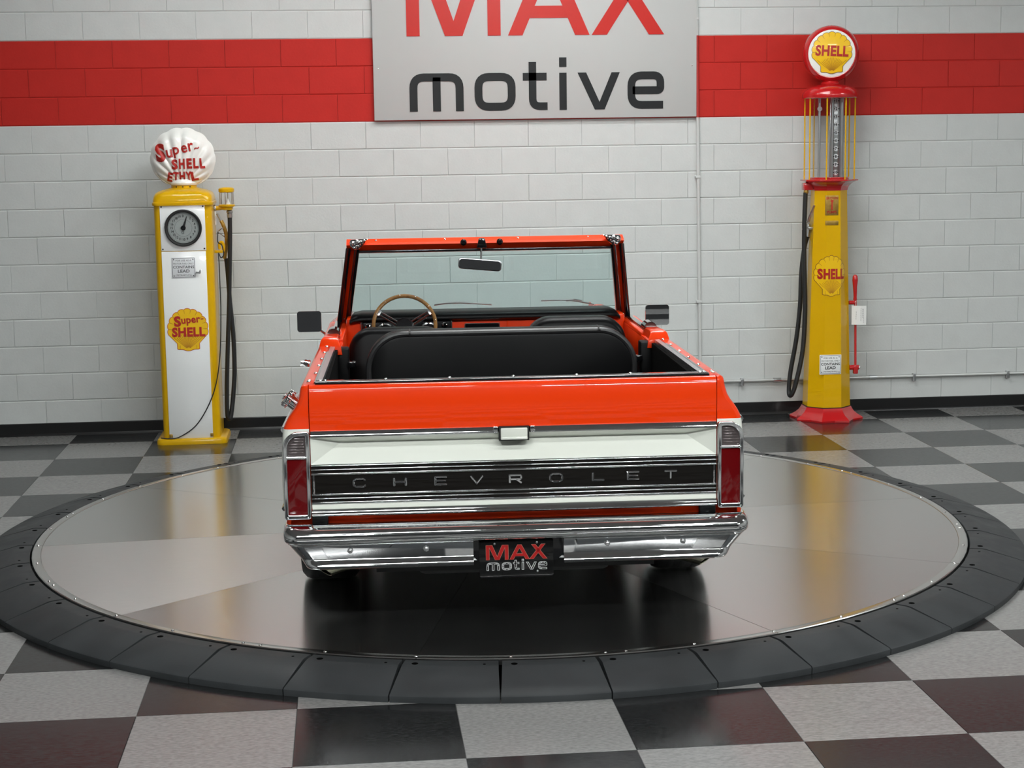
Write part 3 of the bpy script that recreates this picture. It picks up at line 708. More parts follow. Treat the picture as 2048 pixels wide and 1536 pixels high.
for n in range(1, 11):
    z = 2.418-(n-1)*.0595
    d = MB().lathe([(.0001, .0075), (.019, .0075), (.020, .011)], 16, (.052, 0, z), 'y').build('gallon_marker', 'plate_grey', rp2)
    MB().prism([(.052-.026, z), (.052-.012, z-.006), (.052-.012, z+.006)], .007, .010).build('marker_arrow', 'ink_black', d, smooth=0)
    MB().prism([(.052+.026, z), (.052+.012, z+.006), (.052+.012, z-.006)], .007, .010).build('marker_arrow', 'ink_black', d, smooth=0)
    place(text_mesh(str(n), .030, .0012, .85), 'ink_black', d, .052, .0066, z)
MB().tube([(-.072, .03, 1.85), (-.072, .03, 2.436)], .010, 10).build('overflow_tube', 'satin', rp2)
MB().lathe([(.0001, .02), (.018, .02), (.018, .028), (.0001, .028)], 16, (-.072, 0, 2.36), 'y').build('tube_disc', 'plate_grey', rp2)
MB().lathe([(.200, 2.436), (.208, 2.440), (.211, 2.452), (.209, 2.470), (.198, 2.492), (.172, 2.514), (.130, 2.530), (.082, 2.540), (.070, 2.544)], 48).build('dome_cap', 'pump_red', rp2)
MB().lathe([(.068, 2.540), (.070, 2.550), (.060, 2.566), (.052, 2.585)], 32).build('globe_collar', 'pump_red', rp2)
GC = 2.766; gyaw = math.radians(-11)
ge = MB().lathe([(.172, -.083), (.180, -.084), (.200, -.066), (.209, -.030), (.210, 0), (.209, .03), (.200, .066), (.18, .084), (.0001, .092)], 56, axis='y').build('globe', 'pump_red', rp2, (0, 0, GC), (0, 0, gyaw))
MB().lathe([(.176, -.080), (.172, -.0845), (.13, -.094), (.07, -.100), (.0001, -.102)], 48, axis='y', hollow=True).build('globe_lens', 'globe_white', ge)
def lens_y(x, z): d = math.hypot(x, z); return -.102+.0177*(d/.172)**2
def fin2(me, m, nm, lay):
    split_x(me, [-.15+.03*k for k in range(11)], [-.15+.03*k for k in range(11)])
    return place(me, m, ge, 0, 0, 0, nm, warp=lambda a, b_: lens_y(a, b_)-lay)
def sc2(pts): return [(p[0]*.302, p[1]*.302+.002) for p in pts]
fin2(curve_mesh('emblem_outline', [sc2(scallop(grow=.012))], .0005), 'outline', 'emblem_outline', .0035)
fin2(curve_mesh('scallop_emblem', [sc2(scallop())], .0005), 'emblem', 'scallop_emblem', .0048)
mb = MB()
def stroke2(p, q, w0, w1):
    p, q = Vector(p), Vector(q); d = (q-p).normalized(); nn = Vector((-d.y, d.x)); a = [p+nn*w0, p-nn*w0, q-nn*w1, q+nn*w1]
    mb.prism(sc2([(v[0], v[1]) for v in a]), -.0005, .0005, 'xy')
for i in range(1, 11):
    a = math.radians(200-20*i); stroke2((.46*math.cos(a), .02+.46*math.sin(a)), (.37*math.cos(a), .02+.37*math.sin(a)), .008, .003)
for i in range(17):
    a = math.radians(140-100*i/16); d = (math.cos(a), math.sin(a)); L = .36 if 0 < i < 16 else .46
    for k in range(3): stroke2((d[0]*(.05+(L-.05)*k/3), -.47+d[1]*(.05+(L-.05)*k/3)), (d[0]*(.05+(L-.05)*(k+1)/3), -.47+d[1]*(.05+(L-.05)*(k+1)/3)), .004+.001*k, .005+.001*k)
tag(fin2(mb.mesh('emblem_ribs', ['rib'], 0), 'rib', 'emblem_ribs', .0062), kind='stuff')
me = fit_text('SHELL', .244, .080, .040); me.transform(Matrix.Rotation(-.05, 4, 'Z') @ Matrix.Translation((0, .017, 0))); fin2(me, 'ink_red', 'lettering', .0075)
MB().tube([(0, .0, .2105), (0, -.06, .203)], .003, 6).build('seam_screw', 'pump_red', ge)
# decals on the octagonal column
def facet_y(x, z):
    a = apo(z); h = a*math.tan(PI/8)
    return -a if abs(x) <= h else -(a*math.sqrt(2)-abs(x))
zc = 1.107
emblem(rp2, -.014, zc, .238, .302, 0, [('SHELL', .200, .080, .050, .004, .0166, 0.)], warp=facet_y, cuts=[-apo(zc)*math.tan(PI/8), apo(zc)*math.tan(PI/8)], rib_m='rib')
def fp(name, m, x0, x1, z0, z1, th=.003): return MB().box(x0, x1, -apo(z0)-th, -apo(z1)+.004, z0, z1).build(name, m, rp2, bevel=.001)
pl = fp('maker_plate', 'brass', -.064, .036, 1.566, 1.714); zz = -apo(1.566)-.0036
place(text_mesh('BROWN', .028, .0006, .85), 'ink_red', pl, -.014, zz, 1.692); place(text_mesh('PUMPS', .028, .0006, .85), 'ink_red', pl, -.014, zz, 1.588)
MB().prism([(-.020, 1.606), (-.008, 1.606), (-.009, 1.665), (-.001, 1.672), (-.004, 1.680), (-.024, 1.680), (-.027, 1.672), (-.019, 1.665)], zz-.0008, zz).build('maker_mark', 'emblem_red', pl, smooth=0)
pl = fp('serial_plate', 'brass', -.063, .037, 1.491, 1.525)
warning_plate(rp2, 3.636-QX, .436, .168, .150, -apo(.36)-.001, 'panel_white', 'ink_black')
# hose side
MB().box(-.200, -.115, -.03, .05, 1.752, 1.808).build('hose_outlet', 'pump_red', rp2, bevel=.006)
MB().lathe([(.017, 1.728), (.019, 1.735), (.019, 1.75), (.015, 1.756)], 14, (-.180, -.01, 0)).build('hose_ferrule', 'brass', rp2)
qh = lambda x, z, y=-.01: (x*1.004-QX, y, z)
MB().tube(smooth_path([qh(3.457, 1.735), qh(3.451, 1.50), qh(3.452, 1.245), qh(3.463, .867), qh(3.449, .537), qh(3.402, .295), qh(3.375, .20, 0), qh(3.360, .178, .02), qh(3.357, .22, .04), qh(3.371, .36, .05), qh(3.414, .614, .05), qh(3.440, .867, .05), qh(3.448, 1.12, .05), qh(3.470, 1.32, .05), qh(3.490, 1.40, .04)]), .0175, 10).build('hose', 'hose', rp2)
nz = MB().tube([qh(3.490, 1.385, .04), qh(3.494, 1.47, .02), qh(3.488, 1.50, .01)], .013, 10).build('nozzle', 'satin', rp2)
MB().tube([qh(3.480, 1.52, -.02), qh(3.512, 1.64, -.06)], [.011, .008], 8).build('nozzle_spout', 'satin', nz)
MB().tube([qh(3.474, 1.525, -.02), qh(3.436, 1.455, -.01)], .006, 8).build('nozzle_lever', 'steel', nz)
MB().box(-.165, -.11, -.03, .02, 1.455, 1.475).build('nozzle_hook', 'steel', rp2, bevel=.003)
# crank handle on the right flank
kx = lambda x, z, y=-.06: (x*1.004-QX, y, z)
ck = MB().tube([kx(3.848, .40), kx(3.840, .92)], .0095, 10).build('crank_lever', 'pump_red', rp2)
MB().tube([kx(3.838, .915), kx(3.838, .935), kx(3.838, .96), kx(3.836, 1.02), kx(3.836, 1.065), kx(3.836, 1.095), kx(3.836, 1.108)], [.015, .013, .014, .017, .022, .019, .008], 14).build('crank_grip', 'pump_red', ck)
MB().tube([kx(3.80, .395), kx(3.872, .395)], .020, 12).build('crank_hub', 'pump_red', ck)
MB().box(3.848*1.004-QX-.018, 3.848*1.004-QX+.018, -.08, -.04, .345, .415).build('crank_boss', 'pump_red', ck, bevel=.008)
MB().tube([kx(3.868, .395), kx(3.884, .395)], .009, 8).build('crank_bolt', 'satin', ck)
MB().tube([kx(3.79, .895), kx(3.843, .895)], .016, 10).build('lever_rest', 'pump_red', rp2)
# paper tag tied to the crank
pt = thing('paper_tag', (3.862*1.004, QY-.085, .80), 'white paper tag hanging from the red crank handle', 'tag', rotz=-.25)
pmesh = MB(); N = 8
pmesh.loft([[(x, -.012*math.sin(PI*(x+.055)/.11)+.0012*sgn, z-.012*(x+.05)) for z, sgn in ((-.073, 1), (.073, 1), (.073, -1), (-.073, -1))] for x in [-.055+.11*k/N for k in range(N+1)]])
sheet = pmesh.build('tag_sheet', 'paper', pt)
mb = MB()
for xx, zA, zB in ((-.022, .03, -.03), (.014, .055, -.045), (.026, .05, -.02), (.033, .05, -.05)):      # illegible pencil lines
    zc_ = zA
    while zc_ > zB:
        ln = rnd.uniform(.008, .016); mb.tube([(xx+rnd.uniform(-.001, .001), -.0160, zc_), (xx+rnd.uniform(-.001, .001), -.0160, zc_-ln)], .0009, 4); zc_ -= ln+.004
mb.build('pencil_lines', 'ink_grey', sheet, smooth=0)
MB().tube([(-.025, -.01, .072), (-.03, .0, .10), (-.02, .02, .115)], .0015, 5).build('tag_string', 'paper', pt)

# ------------------------------------------------------------------ the truck
PSI = math.radians(-1.85)
tk = thing('pickup_truck', (.687, 6.95, Z_D+.0035), 'orange and white open-top vintage truck seen from the rear on the turntable', 'truck', rotz=PSI)
AX_R, AX_F, WR = .93, 3.57, .335
# half-section of the body side, from the inner foot over the rail down the outside
PROF = [(.800, .52), (.812, .90), (.816, 1.045), (.826, 1.050), (.840, 1.055), (.8455, 1.0622), (.8470, 1.0636), (.8495, 1.0640), (.8780, 1.0640), (.8805, 1.0637), (.889, 1.0618), (.895, 1.057), (.899, 1.048),
        (.905, 1.015), (.914, .985), (.927, .962), (.944, .940), (.959, .917), (.969, .897), (.975, .880), (.978, .866), (.982, .82), (.985, .75), (.986, .66), (.985, .58),
        (.983, .535), (.980, .515), (.973, .475), (.962, .42), (.945, .36), (.93, .30)]
def prof_m(i):       # material of the strip between points i and i+1: 0 orange 1 white
    z = (PROF[i][1]+PROF[i+1][1])/2
    return 1 if (i > 17 and .535 < z < .875) else 0
MIS = [prof_m(i) for i in range(len(PROF)-1)]
def outer_x(z):
    for (x0, z0), (x1, z1) in zip(PROF[12:], PROF[13:]):
        if z1 <= z <= z0: return x1+(x0-x1)*(z-z1)/(z0-z1)
    return PROF[-1][0]
def arch(y):
    if y < .47: return .452
    for a in (AX_R, AX_F):
        d = abs(y-a)
        if d < .415: return WR+math.sqrt(.415**2-d*d)*1.02
    return 0
def narrow(y): return 1-.012*max(0, min(y, 2.4))/1.35
def section(y, sx, inset=0., drop=0., xmin=0., inner=None, low=0.):
    zl = arch(y); out = []
    for i, (x, z) in enumerate(PROF):
        if low and z > .87: z -= low*(z-.87)/.194
        if inner is not None and i < 5: x = min(x, inner)
        if i > 12 and z < zl: x, z = outer_x(zl), zl
        if i < 3 and z < zl: z = min(zl, .9)
        x = x*narrow(y)
        if i >= 5: x -= inset
        if 3 < i < 13: z -= min(drop, .06)
        out.append((sx*max(x, xmin), y, z))
    return out
def ylist(y0, y1):
    ys = [y0, y1]
    for a in (AX_R, AX_F):
        for k in range(-10, 11):
            y = a+.415*math.sin(PI/2*k/10)
            if y0 < y < y1: ys.append(y)
    k = y0+.2
    while k < y1-.05: ys.append(k); k += .2
    ys = sorted(ys); o = [ys[0]]
    for y in ys[1:]:
        if y-o[-1] > .004: o.append(y)
    return o
for sx, sd in ((-1, 'left'), (1, 'right')):
    mb = MB(); secs = [section(0.0, sx, .022, .014, .866), section(.004, sx, .011, .006, .866), section(.012, sx, .004, .001, .866), section(.028, sx, 0, 0, .866)]
    secs += [section(y, sx) for y in ylist(.06, 1.385)]
    mb.loft(secs, ring=False, mis=MIS)
    rear = secs[0]
    # rear cap between the gate opening and the rounded edge
    base = len(mb.v)
    for i in range(5, len(rear)-1):
        a, b_ = rear[i], rear[i+1]
        if (a[2]-b_[2] < 1e-5 and i > 12) or b_[2] < .497: continue
        mb.add([a, b_, (sx*.866, 0, b_[2]), (sx*.866, 0, a[2])], [(0, 1, 2, 3)], 1 if (i > 17 and b_[2] < .87 and b_[2] > .5) else 0)
    bs = mb.build('bed_side', ['orange', 'white'], tk, smooth=40)
    box('gate_jamb', 'under', bs, *sorted((sx*.800, sx*.866)), .03, .10, .40, 1.05)
    # door
    mb = MB(); mb.loft([section(y, sx, inner=.785) for y in ylist(1.392, 2.52)], ring=False, mis=MIS); dr = mb.build('door', ['orange', 'white'], tk, smooth=40)
    box('door_card', 'orange', dr, *sorted((sx*.770, sx*.795)), 1.50, 2.50, .93, 1.052, bevel=.008)
    box('door_lower_card', 'vinyl', dr, *sorted((sx*.765, sx*.795)), 1.50, 2.50, .42, .932, bevel=.008)
    box('window_seal', 'gloss_black', dr, *sorted((sx*.805, sx*.840)), 1.66, 2.46, 1.050, 1.078, bevel=.006)
    box('belt_trim', 'orange', dr, *sorted((sx*.772, sx*.803)), 1.62, 2.46, 1.040, 1.070, bevel=.006)
    # latch pillar behind the door with its raised cap
    pl = box('latch_pillar', 'vinyl', tk, *sorted((sx*.735, sx*.812)), 1.375, 1.47, .42, 1.050, bevel=.01)  # orange pillar; black vinyl stands in for the shade on it
    mb = MB(); sec = []
    for y, z, xo in ((1.362, 1.060, .880), (1.374, 1.075, .880), (1.384, 1.094, .875), (1.394, 1.102, .872), (1.42, 1.105, .868), (1.58, 1.102, .860), (1.61, 1.092, .858)):
        sec.append([(sx*xi, y, zz) for xi, zz in ((.768+(z-1.06)*.4, 1.02), (.772+(z-1.06)*.4, z-.006), (.782+(z-1.06)*.4, z), (xo-.008, z), (xo, z-.008), (xo+.004, 1.02))])
    mb.loft(sec); mb.build('pillar_cap', 'orange', pl, smooth=40)
    mb = MB(); pts = [(sx*(.818+.034*math.cos(a)), 1.094+.034*math.sin(a)) for a in [PI*k/10 for k in range(11)]]; mb.prism(pts, 1.585, 1.70); mb.build('window_channel', 'gloss_black', pl, smooth=40)
    box('seat_belt_anchor', 'gloss_black', pl, *sorted((sx*.700, sx*.742)), 1.35, 1.40, .955, .985, bevel=.005)
    # front fender
    mb = MB(); mb.loft([section(y, sx, low=.085) for y in ylist(2.53, 4.10)]+[section(y, sx, i, d, low=.08) for y, i, d in ((4.18, .01, .02), (4.24, .035, .06), (4.28, .08, .12))], ring=False, mis=MIS); mb.build('front_fender', ['orange', 'white'], tk, smooth=40)
    # side mouldings
    for z, h, nm in ((.874, .024, 'upper_moulding'), (.535, .020, 'lower_moulding')):
        mb = MB(); ys = [.03] + [y for y in ylist(.10, 4.1)]
        def ring_(y):
            x = outer_x(z)*narrow(y); return [(sx*(x-.006), y, z-h/2), (sx*(x+.005), y, z-h/2), (sx*(x+.011), y, z), (sx*(x+.003), y, z+h/2), (sx*(x-.008), y, z+h/2)]
        runs = []; cur = []
        for y in ys:
            if arch(y) > z-.02:
                if len(cur) > 1: runs.append(cur)
                cur = []
            else: cur.append(y)
        if len(cur) > 1: runs.append(cur)
        for rn in runs: mb.loft([ring_(y) for y in rn])
        mb.build(nm, 'chrome', tk)
    # aluminium strip and black bead along the inner rail
    rt = MB().loft([[(sx*x*narrow(y), y, z) for x, z in ((.812, 1.040), (.812, 1.064), (.834, 1.066), (.834, 1.040))] for y in (.075, 1.34)]).build('rail_strip', 'satin', tk)
    MB().loft([[(sx*x*narrow(y), y, z) for x, z in ((.834, 1.045), (.834, 1.068), (.843, 1.068), (.843, 1.045))] for y in (.075, 1.34)]).build('rail_bead', 'gloss_black', rt)
    # snap studs on the rail
    for y in (.10, .137, .36, .607, .85, 1.095, 1.33):
        xx = .868 if y < .14 else .852
        MB().sphere((sx*xx*narrow(y), y, 1.0655), (.0085, .0085, .0065), 10, 8).build('snap_stud', 'chrome', rt)
    # tail lamp
    def lens_shape(x0, x1, z0, z1, rt_, rs, n=6):
        """outline with a big radius on the outer top corner (x1 side)"""
        out = []
        for cx_, cz_, rr, a in ((x1-rt_, z1-rt_, rt_, 0), (x0+rs, z1-rs, rs, 90), (x0+rs, z0+rs, rs, 180), (x1-rs, z0+rs, rs, 270)):
            for k in range(n+1): t = math.radians(a+90*k/n); out.append((sx*(cx_+rr*math.cos(t)), cz_+rr*math.sin(t)))
        return out
    bez = curve_mesh('lamp_bezel', [lens_shape(.870, .973, .500, .868, .062, .008), lens_shape(.879, .963, .764, .857, .054, .008), lens_shape(.877, .965, .513, .759, .010, .008)], .010, .004)
    me = bez; bz = place(me, 'chrome', tk, 0, -.012, 0, 'lamp_bezel'); me.shade_smooth(); me.set_sharp_from_angle(angle=math.radians(40))
    MB().prism(lens_shape(.877, .965, .513, .759, .010, .008), -.016, .002).build('red_lens', 'red_lens', bz, bevel=.004)
    MB().prism(lens_shape(.879, .963, .764, .857, .054, .008), -.012, .002).build('reverse_lens', 'clear_lens', bz, bevel=.003)
    for k in range(6):
        z = .778+k*.012; x1 = .952 if z < .82 else .936
        MB().box(*sorted((sx*.890, sx*x1)), -.0155, -.0115, z, z+.0055).build('lens_flute', 'clear_lens', bz, bevel=.0015)
    for px, pz in ((.880, .505), (.964, .505), (.880, .762), (.962, .762)): MB().sphere((sx*px, -.027, pz), (.0045, .003, .0045), 8, 6).build('lamp_screw', 'chrome', bz)
    # door mirror
    mx, my, mz = (-.9735, 2.2, 1.1015) if sx < 0 else (.948, 2.2, 1.098)
    hd = MB().prism(rrect(-.066, .066, -.057, .057, .016), .004, .022).build('mirror_head', 'chrome' if sx > 0 else 'gloss_black', tk, (mx, my, mz), (-.055 if sx < 0 else .0, 0, 0), bevel=.004)
    MB().prism(rrect(-.0655, .0655, -.0565, .0565, .015), 0, .004).build('mirror_glass', 'mirror', hd)
    MB().tube([(-sx*.055, .02, -.045), (-sx*.085, .03, -.072), (sx*.855-mx, .04, 1.037-mz)], .007, 8).build('mirror_arm', 'chrome', hd)
    MB().lathe([(.02, 1.025-mz), (.022, 1.036-mz), (.012, 1.044-mz)], 14, (sx*.860-mx, .04, 0)).build('mirror_foot', 'chrome', hd)
    # windshield post: rubber outer edge, painted core, rubber glass channel
    def post(x0, x1, y0, y1, nm, m, par):
        b0 = Vector((sx*.800, 2.52, 1.02)); t0 = Vector((sx*.722, 2.215, 1.500)); mb = MB(); sec = []
        for k in range(6):
            p = b0.lerp(t0, k/5); p.x += sx*.012*math.sin(PI*k/5)*0
            sec.append([(p.x+sx*a, p.y+b_, p.z) for a, b_ in ((x0, y0), (x1, y0), (x1, y1), (x0, y1))])
        mb.loft(sec); return mb.build(nm, m, par, smooth=30, bevel=.003)
    po = post(-.012, .016, .012, .03, 'windshield_post', 'orange', tk)
    post(.012, .040, -.036, .03, 'post_outer_seal', 'gloss_black', po)
    post(-.036, -.007, -.036, .03, 'post_glass_seal', 'gloss_black', po)
    MB().sphere((sx*.792, 2.455, 1.085), (.006, .006, .006), 8, 6).build('post_snap', 'chrome', po); MB().sphere((sx*.800, 2.465, 1.055), (.006, .006, .006), 8, 6).build('post_snap', 'chrome', po)
    # chrome corner latch on the header
    mb = MB(); mb.prism([(sx*.742, 1.530), (sx*.735, 1.548), (sx*.640, 1.551), (sx*.655, 1.530), (sx*.690, 1.496), (sx*.712, 1.490), (sx*.738, 1.512)], 2.146, 2.172)
    cl = mb.build('corner_latch', 'chrome', tk, smooth=20, bevel=.006)
    for lx_, lz_, lr_ in ((.722, 1.528, .013), (.700, 1.538, .012), (.678, 1.530, .014), (.700, 1.513, .013), (.660, 1.541, .008), (.716, 1.505, .009)):
        MB().sphere((sx*lx_, 2.143, lz_), (lr_, lr_*.9, lr_), 10, 8).build('latch_sparkle', 'chrome', cl)  # small spheres added to the latch to catch lamp sparkles
    MB().tube([(sx*.715, 2.135, 1.520), (sx*.668, 2.135, 1.536)], .005, 8).build('latch_lever', 'chrome', cl)
    # wheels
    for ya in (AX_R, AX_F):
        xo = .962 if ya == AX_R else .95; xi = xo-.265
        P = [(.20, xi+.02), (.26, xi+.004), (.305, xi), (.326, xi+.018), (.335, xi+.045), (.335, xo-.045), (.326, xo-.018), (.305, xo), (.26, xo-.004), (.20, xo-.02)]
        wh = MB().lathe([(r_, sx*x) for r_, x in P], 48, (0, ya, WR), 'x').build('tyre', 'tyre', tk)
        MB().lathe([(.205, sx*(xi+.03)), (.205, sx*(xo-.03)), (.198, sx*(xo-.022)), (.18, sx*(xo-.05)), (.06, sx*(xo-.09)), (.055, sx*(xo-.05)), (.0001, sx*(xo-.045))], 32, (0, ya, WR), 'x').build('rim', 'satin', wh)
        for k in range(3): MB().lathe([(.3352, sx*(xi+.07+.06*k)), (.3362, sx*(xi+.072+.06*k)), (.3362, sx*(xi+.098+.06*k)), (.3352, sx*(xi+.1+.06*k))], 48, (0, ya, WR), 'x').build('tread_rib', 'tyre', wh)
    # exhaust tip, slash cut, turned outwards
    p0, p1 = Vector((sx*.56, .22, .300)), Vector((sx*.825, -.01, .274)); d = (p1-p0).normalized(); a = Vector((0, 0, 1)); b_ = d.cross(a)
    mb = MB(); sec = []
    for rr, pt_, cut in ((.036, p0, 0), (.036, p1, 1), (.032, p1, 1), (.032, p0, 0)):
        sec.append([pt_+(a*math.sin(t)+b_*math.cos(t))*rr+d*(cut*.035*math.sin(t)) for t in [2*PI*k/16 for k in range(16)]])
    mb.loft(sec, cap0=False, cap1=False); mb.build('exhaust_tip', 'brass_tip', tk)

# left flank fittings
fc = MB().lathe([(.030, -.03), (.030, .012), (.036, .014), (.037, .034), (.033, .040), (.0001, .042)], 20).build('fuel_cap', 'chrome', tk, (-.943, .22, .962), (0, math.radians(-52), 0))
for k in range(8):
    a = 2*PI*k/8; MB().box(-.004, .004, .034, .041, .012, .036).build('cap_grip', 'chrome', fc, rot=(0, 0, a), bevel=.001)
MB().box(-.012, .012, -.036, .036, .040, .050).build('cap_bar', 'chrome', fc, bevel=.003)
for sx in (-1, 1):
    dh = MB().tube([(sx*.945, 1.50, .955), (sx*.972, 1.51, .962), (sx*.974, 1.60, .962), (sx*.945, 1.62, .955)], .010, 8).build('door_handle', 'chrome', tk)
    MB().tube([(sx*.940, 1.515, .955), (sx*.985, 1.515, .962)], .014, 10).build('handle_button', 'chrome', dh)
    MB().box(*sorted((sx*.975, sx*.994)), .16, .25, .635, .685).build('side_marker', 'gloss_black', tk, bevel=.004)

# ---- tailgate
GW = .862
gp_ = [(0.030, .868), (.0, .868), (-.005, .90), (-.007, .95), (-.006, 1.00), (-.002, 1.035), (.004, 1.052), (.014, 1.061), (.030, 1.064), (.050, 1.064), (.050, .868)]
tg = MB().loft([[(x, y, z) for y, z in gp_] for x in (-GW, -GW+.004, GW-.004, GW)]).build('tailgate', 'orange', tk, smooth=50)
ws = MB(); zt, zb_, dv = .844, .7265, .050
A = [(-.8625, -.002, zt), (.8625, -.002, zt), (.8625, -.002, zb_), (-.8625, -.002, zb_), (-.735, dv, .812), (.735, dv, .812), (-.8625, .03, zt), (.8625, .03, zt), (.8625, .03, zb_), (-.8625, .03, zb_)]
A += [(-.735, dv+.01, .812), (.735, dv+.01, .812)]
ws.add(A, [(0, 1, 5, 4), (1, 2, 5), (2, 3, 4, 5), (3, 0, 4), (0, 6, 7, 1), (2, 8, 9, 3), (1, 7, 8, 2), (0, 3, 9, 6)])
ws.build('upper_panel', 'white', tg, smooth=0, fix=False)
box('gate_core', 'under', tg, -.864, .864, .062, .078, .503, 1.05)
def strip(nm, m, z0, z1, y0=-.010, x=.8625, bv=.003): return box(nm, m, tg, -x, x, y0, .03, z0, z1, bevel=bv, bseg=3)
MB().loft([[(x, y, z) for y, z in ((.02, .8425), (-.006, .8425), (-.017, .8455), (-.0195, .850), (-.017, .856), (-.006, .8700), (-.002, .8720), (.02, .872))] for x in (-.860, -.074)]).build('top_moulding', 'chrome', tg)
MB().loft([[(x, y, z) for y, z in ((.02, .8425), (-.006, .8425), (-.017, .8455), (-.0195, .850), (-.017, .856), (-.006, .8700), (-.002, .8720), (.02, .872))] for x in (.066, .860)]).build('top_moulding', 'chrome', tg)
for x in (-.082, .074): box('moulding_end', 'chrome', tg, x-.010, x+.010, -.022, .0, .845, .874, bevel=.004)
# release handle
hb = box('handle_recess', 'ink_black', tg, -.068, .060, -.019, .03, .812, .8725)
box('release_handle', 'white', tg, -.061, .053, -.024, .02, .820, .8665, bevel=.005)
box('handle_lip', 'white', tg, -.061, .053, -.029, .0, .8165, .828, bevel=.004)
bk = strip('trim_backing', 'gate_black', .553, .7245, -.004)
for z, h in ((.722, .0045), (.7055, .0042), (.6865, .0075), (.5985, .0075), (.5815, .0042), (.5625, .0090)): strip('trim_bar', 'chrome', z-h/2, z+h/2, -.011, .8625, .0015)
for x in (-.852, .852): box('insert_end', 'chrome', tg, x-.0035, x+.0035, -.010, 0, .598, .688, bevel=.001)
strip('lower_band', 'white', .534, .5565, -.006)
MB().loft([[(x, y, z) for y, z in ((.03, .503), (-.008, .503), (-.016, .508), (-.0185, .513), (-.016, .518), (-.010, .5215), (-.0085, .5235), (-.0045, .5325), (.03, .5335))] for x in (-.8625, .8625)]).build('bottom_moulding', 'chrome', tg)
# raised letters, drawn with strokes
LET = {'C': [[(.95,.22),(.78,.04),(.24,.04),(.05,.25),(.05,.75),(.24,.96),(.78,.96),(.95,.78)]], 'H': [[(.06,0),(.06,1)],[(.94,0),(.94,1)],[(.06,.5),(.94,.5)]],
       'E': [[(.94,.07),(.06,.07),(.06,.93),(.94,.93)],[(.06,.5),(.86,.5)]], 'V': [[(.02,1),(.5,.06),(.98,1)]], 'R': [[(.06,0),(.06,.93),(.84,.93),(.92,.84),(.92,.56),(.84,.46),(.06,.46)],[(.55,.46),(.96,0)]],
       'O': [[(.24,.05),(.76,.05),(.95,.26),(.95,.74),(.76,.95),(.24,.95),(.05,.74),(.05,.26),(.24,.05)]], 'L': [[(.06,1),(.06,.07),(.94,.07)]], 'T': [[(.02,.93),(.98,.93)],[(.5,.93),(.5,0)]]}
for ch, x in zip('CHEVROLET', (-.660, -.490, -.316, -.165, 0., .173, .355, .505, .665)):
    mb = MB(); wd, ht = .056, .036
    for st in LET[ch]:
        P = [(x-wd/2+a*wd, .645-ht/2+b_*ht) for a, b_ in st]
        for q in ribbon(P, .0085): mb.prism([(p[0], p[1]) for p in q], -.013, -.003)
    mb.build('letter', 'chrome', tg, smooth=0, bevel=.0022, bseg=1)
box('gate_rail', 'gloss_black', tg, -.838, .838, .024, .078, 1.060, 1.0755, bevel=.005)
for x in (-.815, -.795, -.54, -.27, 0., .27, .50, .80, .817): MB().sphere((x, .045, 1.0765), (.008, .008, .006), 10, 8).build('snap_stud', 'chrome', tg)
box('rear_sill', 'orange', tk, -.86, .86, .072, .12, .40, .51, bevel=.004)
for sx in (-1, 1): box('lamp_sill', 'orange', tk, *sorted((sx*.862, sx*.962)), .060, .075, .40, .512, bevel=.006)

# ---- rear bumper
def bump_plan(yp, X, x0=0., r=.065, n=7):
    pts = [(x0, yp), (x0+(X-r-x0)*.5, yp), (X-r, yp)]
    for k in range(1, n+1): a = PI/2*k/n; pts.append((X-r+r*math.sin(a), yp+r*(1-math.cos(a))))
    pts.append((X, yp+r+.06)); pts.append((X-.004, yp+r+.16)); return pts
UPR = [(.02, .478, .972), (-.06, .486, .972), (-.110, .485, .974), (-.140, .480, .977), (-.158, .469, .979), (-.166, .455, .980), (-.168, .442, .980), (-.164, .429, .979), (-.156, .420, .975), (-.146, .415, .970)]
LWR = [(-.146, .4185, .970), (-.157, .4170, .968), (-.1585, .4145, .966), (-.1535, .4115, .963), (-.1510, .4095, .961), (-.1503, .4075, .960), (-.1400, .3530, .917), (-.1398, .3500, .915), (-.1420, .3460, .911), (-.1550, .3335, .901), (-.1615, .3250, .895), (-.1625, .3170, .890), (-.1560, .3105, .887), (-.1440, .3080, .885), (-.10, .3080, .884)]
def bump_part(nm, prof_, x0):
    mb = MB()
    for sx in (-1, 1):
        secs = list(zip(*[[(sx*px, py, z) for px, py in bump_plan(y, X, x0)] for y, z, X in prof_]))
        mb.loft([list(q) for q in secs], ring=False)
        if x0 > .01:
            q = [(sx*x0, y, z) for y, z, X in prof_]; mb.add(q+[(sx*x0, -.10, .416)], [tuple(range(len(q)+1))])
    return mb.build(nm, 'chrome', tk, smooth=32, fix=True)
rb = bump_part('rear_bumper', UPR, 0.0)
lw = bump_part('bumper_lower_face', LWR, .190); lw.parent = rb
for x in (-.703, -.387, .373, .694): MB().sphere((x, -.1475, .387), (.0125, .012, .0125), 12, 8).build('bumper_bolt', 'chrome', rb)
